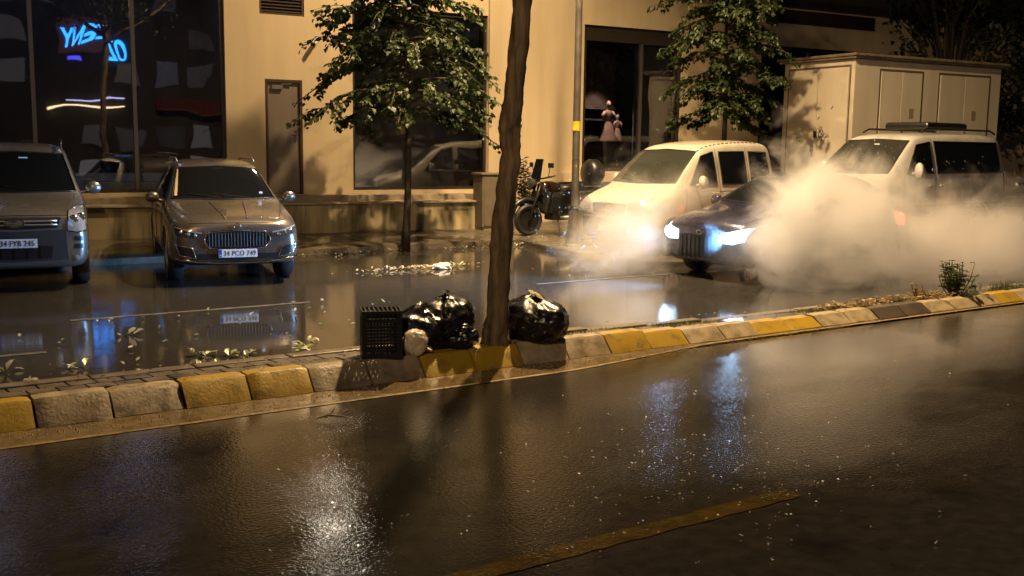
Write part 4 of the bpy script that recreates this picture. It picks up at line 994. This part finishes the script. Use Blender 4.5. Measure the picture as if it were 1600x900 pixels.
m_rib = M('dark chrome', (.016,.016,.016), .55, spec=.25)
pt_silver = paint('silver paint', (.29,.28,.26), .7, .3)
pt_brown = paint('grey brown paint', (.165,.148,.13), .65, .28)
pt_white = paint('white van paint', (.66,.64,.60), 0., .3)
pt_cream = paint('cream van paint', (.52,.48,.40), 0., .32)
pt_dark = paint('dark navy paint', (.025,.024,.06), .4, .22)
pt_grey = paint('grey paint', (.24,.24,.235), .6, .3)
def heading(deg): h = Vector((math.sin(R_(deg)), -math.cos(R_(deg)), 0)); return math.atan2(h.y, h.x)

# ---- silver off-roader at the left edge
H = 1.86
c = Car('off_roader', 'silver off-roader with black bumper parked at the left picture edge', 'car', (-6.38, 13.25, 0), heading(24), [
 (.0,.34,.70,.80,.70,.90,.60),(-.03,.30,.80,.86,.76,.96,.68),(-.14,.27,.885,.92,.85,1.01,.76),(-.5,.27,.905,.98,.88,1.07,.80),(-1.0,.27,.91,1.04,.885,1.13,.82),(-1.22,.27,.91,1.07,.885,1.17,.82),
 (-1.36,.27,.91,1.09,.885,1.28,.80),(-2.0,.27,.91,1.12,.88,1.74,.67),(-2.25,.27,.91,1.13,.88,1.81,.66),(-3.0,.27,.91,1.14,.88,1.84,.66),(-3.8,.27,.91,1.15,.87,1.79,.64),(-4.2,.28,.89,1.15,.85,1.6,.62),(-4.34,.30,.86,1.1,.82,1.3,.68),(-4.38,.34,.8,1.0,.76,1.1,.6)],
 H, pt_silver, (-.88,-3.5), .355)
c.patch('windshield', 'F', [(-.77,1.20),(0,1.185),(.77,1.20)], [(-.62,1.69),(0,1.72),(.62,1.69)], m_gloss, border=.011, bmat=m_black)
MB().box(-1.92,-1.9,-.30,-.16,1.60,1.64)
p = c.pt('F', .1, 1.63, .012); MB().box(p.x-.002,p.x,.04,.16,1.61,1.65).build('toll_sticker', m_plate, c.t)
c.patch('grille', 'F', [(-.50,.80),(0,.78),(.50,.80)], [(-.55,.925),(0,.935),(.55,.925)], m_black, off=.004)
for z in (.84,.885): MB().tube([c.pt('F', y, z, .014) for y in [-.5+.1*k for k in range(11)]], .014, 6).build('grille_bar', m_steel, c.t, smooth=True)
p = c.pt('F', 0, .865, .03); mb = MB(); mb.tube([p+Vector((0,.115*math.cos(a),.05*math.sin(a))) for a in [k*math.pi/12 for k in range(24)]], .010, 6, closed=True); mb.lathe([(.01,0),(.10,0),(.10,.012),(.01,.016)], 20, c=p-Vector((.012,0,0)), axis='x', sx=1, sy=.45); mb.build('emblem', m_chrome, c.t)
c.patch('bumper', 'F', [(-.62,.40),(0,.38),(.62,.40)], [(-.60,.775),(0,.755),(.60,.775)], M('charcoal bumper plastic', (.03,.031,.034), .5, bump=.1), off=.018)
c.patch('lower_intake', 'F', [(-.42,.42),(0,.41),(.42,.42)], [(-.44,.58),(0,.58),(.44,.58)], m_black, off=.022)
for y in (-.3,-.15,0,.15,.3): p = c.pt('F', y, .5, .026); MB().box(p.x-.004,p.x+.004,y-.008,y+.008,.42,.58).build('intake_bar', m_black, c.t)
c.front2('headlight', [(.62,.76),(.74,.74),(.845,.76)], [(.64,1.00),(.74,1.045),(.842,1.04)], m_lens, off=.008, border=.010, bmat=m_black)
for sd in (-1,1):
    for y,z in ((.70,.90),(.785,.92)):
        p = c.pt('F', sd*y, z, .012); MB().lathe([(.005,-.01),(.05,-.01),(.055,0),(.03,.006)], 18, c=p, axis='x').build('lamp_reflector', m_chrome, c.t, smooth=True)
for sd in (-1,1):
    for z in (.66,.565): 
        a = sd*.70; b = sd*.80; lo_, hi_ = min(a,b), max(a,b); c.patch('fog_slot', 'F', [(lo_,z-.028),(hi_,z-.03)], [(lo_,z+.028),(hi_,z+.03)], m_black, off=.006, nu=6, nv=4)
p = c.pt('F', .74, .40, .012); 
for sd in (-1,1): p = c.pt('F', sd*.72, .42, .012); MB().lathe([(.005,-.01),(.035,-.01),(.035,.006),(.01,.01)], 14, c=p, axis='x').build('fog_light', m_lens, c.t)
c.plate('34 FYB 245', .615, off=.045)
c.both('side_window', [(-1.62,1.20),(-3.9,1.22)], [(-2.15,1.66),(-3.75,1.66)], m_gloss)
c.mirror(-1.55, 1.01, 1.24, pt_silver, (.12,.21,.17)); c.wipers(1.20,.62)
for sd in (-1,1): MB().tube([(-2.0,sd*.60,1.80),(-2.2,sd*.61,1.875),(-3.7,sd*.60,1.865),(-3.85,sd*.58,1.80)], .02, 6).build('roof_rail', m_black, c.t, smooth=True)
c.seams([('T',[(-.12,.60),(-.6,.66),(-1.2,.76)]),('T',[(-.12,-.60),(-.6,-.66),(-1.2,-.76)]),('L',[(-1.45,.4),(-1.45,1.12)]),('L',[(-2.5,.4),(-2.5,1.16)]),('F',[(-.62,.95),(0,.955),(.62,.95)])])
c.handles([(-2.3,1.0),(-3.2,1.0)])

c.t.scale.z = 1.04

# ---- grey brown estate next to it
c = Car('family_suv', 'grey brown family car with chrome ribbed grille parked beside the silver off-roader', 'car', (-3.78, 14.2, 0), heading(22.5), [
 (.0,.36,.60,.70,.56,.80,.46),(-.025,.31,.76,.76,.70,.86,.60),(-.12,.28,.85,.83,.80,.92,.70),(-.35,.26,.89,.88,.855,.97,.76),(-.8,.26,.90,.95,.875,1.035,.79),(-1.2,.26,.90,1.0,.88,1.085,.81),(-1.32,.26,.90,1.015,.88,1.12,.80),
 (-1.45,.26,.90,1.03,.88,1.19,.78),(-2.15,.26,.90,1.06,.87,1.60,.64),(-2.4,.26,.90,1.07,.87,1.67,.62),(-3.1,.26,.90,1.08,.87,1.70,.62),(-4.0,.26,.90,1.09,.86,1.64,.60),(-4.4,.28,.88,1.09,.84,1.48,.6),(-4.6,.32,.84,1.02,.8,1.15,.68),(-4.65,.38,.78,.95,.74,1.02,.6)],
 1.7, pt_brown, (-.92,-3.65), .36)
c.patch('windshield', 'F', [(-.74,1.135),(0,1.12),(.74,1.135)], [(-.585,1.565),(0,1.595),(.585,1.565)], m_gloss, border=.011, bmat=m_black)
mb = MB()
p = c.pt('F', 0, 1.56, .01); mb.box(p.x-.004,p.x+.002,-.07,.07,1.49,1.575); mb.build('mirror_base', m_black, c.t)
p = c.pt('F', .55, 1.2, .012); MB().box(p.x-.004,p.x,.53,.58,1.19,1.23).build('inspection_sticker', m_plate, c.t)
c.patch('pillar_reflection', 'F', [(-.70,1.17),(-.66,1.17)], [(-.60,1.54),(-.575,1.54)], M('painted pale reflection', (.5,.42,.28), .3), off=.009, nu=3, nv=8)  # pale reflection at the windscreen edge, put on as a coloured strip
gb = [(-.44,.62),(-.38,.53),(0,.515),(.38,.53),(.44,.62)]; gt = [(-.44,.66),(-.40,.745),(0,.77),(.40,.745),(.44,.66)]
c.patch('grille', 'F', gb, gt, m_black, off=.008, border=.014, nu=26)
mb = MB()
for k in range(19):
    y = -.38 + .76*k/18; z0, z1 = .545, .735
    MB().tube([c.pt('F', y, z0, .020), c.pt('F', y, z1, .020)], .0075, 5).build('grille_rib', m_rib, c.t)
p = c.pt('F', 0, .815, .02); mb = MB(); mb.tube([p+Vector((0,.042*math.cos(a),.042*math.sin(a))) for a in [k*math.pi/10 for k in range(20)]], .006, 6, closed=True); mb.tube([p+Vector((0,-.02,-.02)), p+Vector((0,.0,.015)), p+Vector((0,.025,.0))], .007, 5); mb.build('emblem', m_chrome, c.t)
c.front2('headlight', [(.47,.665),(.62,.665),(.80,.71)], [(.46,.73),(.62,.765),(.815,.835)], m_lens_dark, off=.010)
c.front2('light_bar', [(.47,.725),(.62,.75),(.80,.80)], [(.47,.742),(.62,.767),(.80,.818)], m_lens, off=.014, nv=3)
for sd in (-1,1):
    for k in range(3):
        p = c.pt('F', sd*(.56+.085*k), .705+.02*k, .014); MB().lathe([(.004,-.008),(.026,-.008),(.03,0),(.014,.004)], 14, c=p, axis='x').build('lamp_reflector', m_chrome, c.t, smooth=True)
c.patch('lower_intake', 'F', [(-.60,.375),(0,.355),(.60,.375)], [(-.62,.45),(0,.445),(.62,.45)], m_black, off=.010)
c.front2('corner_intake', [(.55,.39),(.76,.44)], [(.60,.53),(.80,.58)], m_black, off=.008, border=.008, nu=10)
mb = MB(); mb.tube([c.pt('F', y, .335 + .06*abs(y/.8)**3, .022) for y in [-.80+.08*k for k in range(21)]], .016, 6); mb.build('chrome_lip', m_chrome, c.t, smooth=True)
c.plate('34 PCO 749', .455, off=.035)
c.both('side_window', [(-1.75,1.13),(-4.05,1.17)], [(-2.3,1.55),(-3.85,1.54)], m_gloss)
c.mirror(-1.62, 1.0, 1.15, pt_brown); c.wipers(1.135,.6)
c.seams([('T',[(-.10,.58),(-.6,.70),(-1.2,.78)]),('T',[(-.10,-.58),(-.6,-.70),(-1.2,-.78)]),('R',[(-1.5,.4),(-1.5,1.05)]),('R',[(-2.6,.4),(-2.6,1.1)]),('R',[(-3.5,.75),(-3.6,1.1)]),('F',[(-.62,.865),(0,.87),(.62,.865)])])
for sd in (-1,1): MB().tube([c.pt('T', x, sd*(.13+.10*(-x)**.8), .002) for x in [-.1-.1*k for k in range(11)]], .012, 6).build('hood_crease', pt_brown, c.t, smooth=True)
for sd in (-1,1): MB().tube([(-2.3,sd*.58,1.665),(-2.5,sd*.585,1.715),(-3.8,sd*.57,1.70),(-3.95,sd*.56,1.65)], .014, 6).build('roof_rail', m_steel, c.t, smooth=True)
c.handles([(-2.4,.98),(-3.35,1.0)])

# ---- cream panel van
c = Car('compact_van', 'cream compact van with chrome bumper line parked between the lamp post and the kiosk', 'van', (1.68, 18.2, .10), math.atan2(-.69,-.72), [
 (.0,.32,.62,.72,.62,.84,.52),(-.03,.27,.76,.80,.74,.90,.62),(-.14,.24,.84,.86,.81,.97,.70),(-.45,.24,.865,.93,.84,1.07,.76),(-.8,.24,.87,1.0,.85,1.16,.78),(-.92,.24,.87,1.03,.85,1.22,.78),
 (-1.02,.24,.87,1.06,.85,1.32,.76),(-1.62,.24,.87,1.10,.86,1.78,.68),(-1.85,.24,.87,1.11,.86,1.86,.68),(-2.6,.24,.87,1.12,.86,1.93,.69),(-3.4,.24,.87,1.12,.86,1.94,.69),(-3.85,.26,.86,1.12,.85,1.92,.68),(-3.97,.30,.84,1.1,.82,1.80,.66),(-4.0,.36,.8,1.05,.78,1.6,.62)],
 1.94, pt_cream, (-.75,-3.2), .30)
c.patch('windshield', 'F', [(-.72,1.20),(0,1.18),(.72,1.20)], [(-.62,1.74),(0,1.77),(.62,1.74)], M('pale reflecting windscreen', (.025,.027,.022), .08, spec=.7), border=.011, bmat=m_black)
c.patch('grille', 'F', [(-.36,.70),(0,.69),(.36,.70)], [(-.38,.86),(0,.87),(.38,.86)], m_black, off=.006)
p = c.pt('F', 0, .78, .02); mb = MB(); mb.tube([p+Vector((0,.05*math.cos(a),.05*math.sin(a))) for a in [k*math.pi/10 for k in range(20)]], .010, 6, closed=True); mb.build('emblem', m_chrome, c.t)
mb = MB(); mb.tube([c.pt('F', y, .655 + .05*abs(y/.7)**3, .02) for y in [-.7+.1*k for k in range(15)]], .016, 6); mb.build('bumper_trim', m_chrome, c.t, smooth=True)
c.front2('headlight', [(.42,.74),(.60,.72),(.74,.78)], [(.42,.88),(.60,.93),(.75,.98)], m_lens, off=.008)
c.patch('lower_bumper', 'F', [(-.6,.34),(0,.32),(.6,.34)], [(-.62,.62),(0,.61),(.62,.62)], m_black, off=.006)
c.plate('', .45, off=.02)
c.both('front_side_window', [(-1.22,1.17),(-2.02,1.17)], [(-1.66,1.66),(-2.02,1.74)], m_gloss, nu=14, border=.010, bmat=m_black)
c.both('rear_side_window', [(-2.18,1.17),(-2.98,1.17)], [(-2.18,1.74),(-2.98,1.75)], m_gloss, nu=14, border=.010, bmat=m_black)
c.both('quarter_window', [(-3.12,1.17),(-3.78,1.17)], [(-3.12,1.75),(-3.74,1.74)], m_gloss, nu=14, border=.010, bmat=m_black)
c.mirror(-1.38, 1.0, 1.22, pt_cream, (.1,.14,.22)); c.wipers(1.20,.6)
c.seams([('L',[(-1.08,.4),(-1.1,1.12)]),('L',[(-2.10,.4),(-2.10,1.80)]),('L',[(-3.05,.4),(-3.05,1.82)]),('L',[(-2.1,1.05),(-3.8,1.07)])])
c.both('side_moulding', [(-1.15,.56),(-2.75,.56)], [(-1.15,.63),(-2.75,.63)], m_black, off=.012, nv=3)
mb = MB()
for k in range(16):
    x = -1.5 - .13*k; p = c.pt('T', x, .62, .002); q = c.pt('T', x-.06, .62, .002); MB().tube([p,q], .011, 5).build('roof_clip', m_black, c.t)
c.handles([(-1.95,1.02),(-2.3,1.02)])

c.t.scale.z = 1.04

# ---- white minibus
c = Car('minibus', 'white minibus with dark roof box parked in front of the transformer kiosk', 'van', (5.95, 20.1, .10), math.atan2(-.602,-.799), [
 (.0,.36,.72,.86,.74,1.02,.60),(-.03,.30,.86,.96,.84,1.08,.72),(-.15,.27,.93,1.04,.90,1.15,.80),(-.5,.26,.955,1.12,.93,1.24,.84),(-.85,.26,.96,1.18,.94,1.32,.84),(-1.0,.26,.96,1.22,.94,1.42,.83),
 (-1.75,.26,.96,1.28,.95,1.98,.76),(-2.0,.26,.96,1.29,.95,2.06,.76),(-3.0,.26,.96,1.30,.95,2.10,.77),(-4.2,.26,.96,1.30,.95,2.10,.77),(-4.95,.28,.95,1.30,.94,2.08,.76),(-5.12,.32,.93,1.28,.92,1.98,.74),(-5.16,.40,.9,1.2,.88,1.8,.7)],
 2.1, pt_white, (-.95,-4.15), .345)
c.patch('windshield', 'F', [(-.80,1.34),(0,1.32),(.80,1.34)], [(-.69,1.93),(0,1.96),(.69,1.93)], M('misty windscreen', (.035,.035,.03), .12, spec=.7, rvar=.06), border=.011, bmat=m_black)
p = c.pt('F', .1, 1.86, .012); MB().box(p.x-.003,p.x,.04,.16,1.845,1.88).build('toll_sticker', m_plate, c.t)
c.patch('grille', 'F', [(-.5,.82),(.5,.82)], [(-.5,.98),(.5,.98)], m_black); c.front2('headlight', [(.55,.80),(.86,.84)], [(.56,.98),(.88,1.06)], m_lens)
c.both('front_side_window', [(-1.42,1.33),(-2.32,1.34)], [(-1.86,1.86),(-2.32,1.92)], m_gloss, nu=14, border=.010, bmat=m_black)
c.both('rear_side_window', [(-2.45,1.34),(-4.92,1.35)], [(-2.45,1.93),(-4.88,1.93)], m_gloss, nu=20, border=.010, bmat=m_black)
c.mirror(-1.55, 1.10, 1.40, pt_white, (.1,.17,.27)); c.wipers(1.34,.66)
c.seams([('L',[(-1.3,.45),(-1.32,1.28)]),('L',[(-2.38,.45),(-2.38,1.98)]),('L',[(-3.75,.45),(-3.75,1.30)]),('L',[(-1.35,.75),(-5.0,.76)])]); c.handles([(-2.2,1.12),(-2.6,1.12)])
mb = MB(); mb.box(-4.2,-2.7,-.5,.5,2.16,2.30); mb.build('roof_box', m_black, c.t, bevel=.05)
for sd in (-1,1): MB().tube([(-2.2,sd*.66,2.10),(-2.4,sd*.66,2.165),(-4.8,sd*.66,2.165),(-5.0,sd*.66,2.10)], .02, 6).build('roof_rail', m_black, c.t, smooth=True)
c.patch('tail_light', 'L', [(-5.02,.95),(-5.10,.95)], [(-5.0,1.35),(-5.08,1.35)], M('red lens', (.3,.01,.01), .2), nu=4, nv=5)

c.t.scale.z = 1.07

# ---- moving dark hatchback with lit headlamps
mid = Vector((3.36,14.92,0)) + N*.93
hd = math.atan2(-U.y, -U.x)
c = Car('hatchback', 'dark navy hatchback driving through the flood with blinding blue white headlights', 'car', (mid.x, mid.y, 0), hd, [
 (.0,.30,.58,.60,.56,.70,.46),(-.025,.25,.74,.66,.70,.77,.60),(-.13,.21,.83,.73,.79,.84,.68),(-.4,.2,.865,.80,.835,.91,.74),(-.85,.2,.875,.87,.85,.98,.77),(-1.05,.2,.875,.90,.855,1.03,.77),(-1.2,.2,.875,.92,.855,1.12,.75),
 (-1.85,.2,.875,.95,.85,1.44,.60),(-2.2,.2,.875,.96,.85,1.50,.59),(-2.9,.2,.875,.98,.84,1.48,.58),(-3.5,.22,.86,.98,.82,1.30,.57),(-3.85,.27,.82,.92,.78,1.02,.66),(-3.92,.35,.75,.85,.72,.92,.58)],
 1.5, pt_dark, (-.78,-3.25), .31)
c.patch('windshield', 'F', [(-.70,1.07),(0,1.055),(.70,1.07)], [(-.55,1.40),(0,1.425),(.55,1.40)], m_gloss, border=.011, bmat=m_black)
c.patch('grille', 'F', [(-.44,.30),(-.3,.26),(.3,.26),(.44,.30)], [(-.40,.60),(-.3,.63),(.3,.63),(.40,.60)], m_black, off=.006, nu=20)
mb = MB()
for k in range(9): y = -.34+.085*k; MB().tube([c.pt('F',y,.30,.016), c.pt('F',y,.60,.016)], .006, 5).build('grille_rib', m_rib, c.t)
p = c.pt('F', 0, .66, .014); mb = MB(); mb.tube([p+Vector((0,.055*math.cos(a),.03*math.sin(a))) for a in [k*math.pi/10 for k in range(20)]], .008, 6, closed=True); mb.build('emblem', m_chrome, c.t)
m_head = M('lit headlamp', (.8,.9,1), .2, emis=(.30,.62,1.0), es=45)
c.front2('headlight', [(.44,.54),(.62,.53),(.77,.58)], [(.44,.67),(.62,.71),(.79,.76)], M('glowing headlamp lens', (.8,.9,1), .2, emis=(.36,.66,1.0), es=6), off=.008)
for sd in (-1,1):
    p = c.pt('F', sd*.66, .635, .016); MB().lathe([(.005,-.012),(.062,-.012),(.072,.0),(.05,.014),(.01,.02)], 20, c=p, axis='x').build('headlamp_bulb', m_head, c.t, smooth=True)
    ld = bpy.data.lights.new('headlamp', 'SPOT'); ld.energy = HEAD_POWER*(1 if sd > 0 else .003); ld.color = HEAD_COL; ld.shadow_soft_size = .06; ld.spot_size = R_(62 if sd > 0 else 110); ld.spot_blend = .7
    lo = bpy.data.objects.new('headlamp_beam', ld); COL.objects.link(lo); lo.parent = c.t; lo.location = p + Vector((.05,0,0)); lo.rotation_euler = Vector((1, -.40 if sd > 0 else -.05, -.05)).to_track_quat('-Z','Y').to_euler()
# no plate can be made out in the photograph
c.both('side_window', [(-1.45,1.03),(-3.3,1.06)], [(-1.98,1.37),(-3.1,1.36)], m_gloss)
c.mirror(-1.38, .96, 1.05, pt_dark)
for ax in ('L','R'): c.patch('tail_light', ax, [(-3.52,.72),(-3.80,.72)], [(-3.48,.92),(-3.76,.90)], M('lit red tail lamp', (.6,.02,.02), .3, emis=(1,.06,.03), es=12), nu=6, nv=5)
c.seams([('L',[(-1.15,.35),(-1.2,.92)]),('L',[(-2.3,.35),(-2.3,.96)])])
c.t.scale = (1.0, 1.07, 1.07)

# ---- car at the right edge
c = Car('saloon_car', 'grey car seen only by its front end at the right picture edge behind the minibus', 'car', (11.65, 24.2, .10), math.atan2(-.50,-.86), [
 (.0,.32,.58,.62,.56,.74,.46),(-.03,.27,.76,.70,.72,.80,.62),(-.14,.23,.85,.77,.81,.87,.70),(-.45,.22,.885,.84,.85,.94,.76),(-.9,.22,.89,.91,.87,1.0,.79),(-1.2,.22,.89,.94,.87,1.06,.79),(-1.35,.22,.89,.96,.87,1.15,.77),
 (-2.1,.22,.89,.99,.86,1.47,.61),(-2.5,.22,.89,1.0,.86,1.52,.60),(-3.2,.22,.89,1.01,.85,1.49,.59),(-3.9,.24,.88,1.0,.83,1.15,.62),(-4.4,.28,.84,.96,.8,1.06,.66),(-4.48,.36,.78,.9,.74,.98,.58)],
 1.52, pt_grey, (-.85,-3.5), .32)
c.patch('windshield', 'F', [(-.72,1.10),(0,1.09),(.72,1.10)], [(-.56,1.42),(0,1.44),(.56,1.42)], m_gloss, border=.011, bmat=m_black)
c.patch('grille', 'F', [(-.38,.42),(.38,.42)], [(-.40,.66),(.40,.66)], m_black, off=.006, border=.010)
c.front2('headlight', [(.46,.58),(.78,.64)], [(.46,.70),(.80,.78)], m_lens)
c.plate('', .36, off=.03); c.both('side_window', [(-1.6,1.05),(-3.6,1.07)], [(-2.2,1.40),(-3.3,1.38)], m_gloss); c.mirror(-1.5,.98,1.07,pt_grey)
# ================================================================== SPRAY thrown up by the moving car
def spray(name, label, lo_, hi_, lobes, dens, seed, col=(.93,.93,.95)):
    """lobes: centre s, v, z, radii s, v, z, weight in the road frame"""
    mt, n, new, ln = nodes(name)
    out = new('ShaderNodeOutputMaterial'); pv = new('ShaderNodeVolumePrincipled'); ln(pv.outputs[0], out.inputs['Volume'])
    pv.inputs['Color'].default_value = (*col, 1); pv.inputs['Anisotropy'].default_value = .25
    tc = new('ShaderNodeTexCoord')
    # broad, slightly dragged turbulence
    mp0 = new('ShaderNodeMapping'); mp0.inputs['Scale'].default_value = (.55, 1.1, .95); mp0.inputs['Location'].default_value = (seed, seed*.7, 0); mp0.inputs['Rotation'].default_value = (0, R_(28), 0); ln(tc.outputs['Object'], mp0.inputs[0])
    nz = new('ShaderNodeTexNoise'); nz.inputs['Scale'].default_value = 1.5; nz.inputs['Detail'].default_value = 7; nz.inputs['Roughness'].default_value = .68; nz.inputs['Distortion'].default_value = .5; ln(mp0.outputs[0], nz.inputs['Vector'])
    total = None
    for (s, v, z, rs_, rv, rz, wt) in lobes:
        mp = new('ShaderNodeMapping'); mp.vector_type = 'TEXTURE'; mp.inputs['Location'].default_value = (s, v, z); mp.inputs['Scale'].default_value = (rs_, rv, rz); ln(tc.outputs['Object'], mp.inputs[0])
        le = new('ShaderNodeVectorMath'); le.operation = 'LENGTH'; ln(mp.outputs[0], le.inputs[0])
        # edge frayed by the noise
        ad = new('ShaderNodeMath'); ad.operation = 'MULTIPLY_ADD'; ad.inputs[1].default_value = -2.9; ln(nz.outputs['Fac'], ad.inputs[0]); ln(le.outputs['Value'], ad.inputs[2])
        mr = new('ShaderNodeMapRange'); mr.interpolation_type = 'SMOOTHSTEP'; mr.inputs['From Min'].default_value = -.38; mr.inputs['From Max'].default_value = -1.5; mr.inputs['To Min'].default_value = 0; mr.inputs['To Max'].default_value = wt; ln(ad.outputs[0], mr.inputs['Value'])
        if total is None: total = mr.outputs[0]
        else:
            a = new('ShaderNodeMath'); a.operation = 'MAXIMUM'; ln(total, a.inputs[0]); ln(mr.outputs[0], a.inputs[1]); total = a.outputs[0]
    mu = new('ShaderNodeMath'); mu.operation = 'MULTIPLY'; mu.inputs[1].default_value = dens; ln(total, mu.inputs[0]); ln(mu.outputs[0], pv.inputs['Density'])
    mt.cycles.volume_step_rate = .35
    mb = MB(); mb.box(lo_[0], hi_[0], lo_[1], hi_[1], lo_[2], hi_[2]); o = mb.build(name, mt, rotz=ROAD_ROT)
    tag(o, label, 'spray', kind='stuff'); return o
spray('water_spray', 'big cloud of water spray thrown up along the near side of the moving hatchback', (10.6, 8.45, .01), (19.6, 12.4, 2.6), [
  (11.55, 9.85, .9, .72, .75, 1.25, 1.0), (13.4, 10.7, 1.1, 1.5, .7, .75, .6), (10.9, 10.3, .62, .65, .55, .6, .06), (12.7, 9.6, .75, 1.1, .85, 1.05, .9), (14.0, 9.6, .5, 1.6, .95, .95, .7), (15.8, 9.6, .35, 1.9, 1.1, 1.0, .75), (17.6, 9.8, .05, 1.6, 1.2, .65, .5), (12.3, 10.3, 1.35, .7, .6, .6, .5)], 3.7, 3.1)
spray('side_spray', 'smaller plume of spray thrown ahead of the hatchback in front of the cream van', (8.8, 11.3, .01), (13.3, 14.3, 2.3), [
  (10.6, 12.6, .35, 1.0, .7, 1.15, 1.0), (11.15, 12.75, .85, .9, .6, .85, .7), (11.9, 12.75, 1.15, 1.0, .5, .6, .3)], 2.9, 9.7)
# flying drops around the cloud edge
mb = MB(); g = random.Random(77)
for k in range(1500):
    if k % 3: s, v, z = 11.7 + g.expovariate(.5), 9.6 + g.gauss(0,.55), abs(g.gauss(.9,.6))
    else: s, v, z = 10.2 + g.gauss(0,.6), 12.4 + g.gauss(0,.35), abs(g.gauss(.6,.5))
    if z > 2.4 or s > 19: continue
    d = Vector((g.uniform(-1,.3), g.uniform(-.5,.5), g.uniform(.1,1))).normalized(); L = g.uniform(.006,.03); r = g.uniform(.0015,.0035)
    c0 = Vector((s,v,z+.02)); e = d.orthogonal().normalized()*r; f_ = d.cross(e)
    mb.add([c0-d*L, c0+e, c0+f_, c0-e, c0-f_, c0+d*L], [(0,2,1),(0,3,2),(0,4,3),(0,1,4),(5,1,2),(5,2,3),(5,3,4),(5,4,1)])
tag(mb.build('spray_drops', M('water drops', (.75,.75,.75), .15, spec=.8), rotz=ROAD_ROT), 'fine drops flying round the edge of the spray', 'spray', kind='stuff')
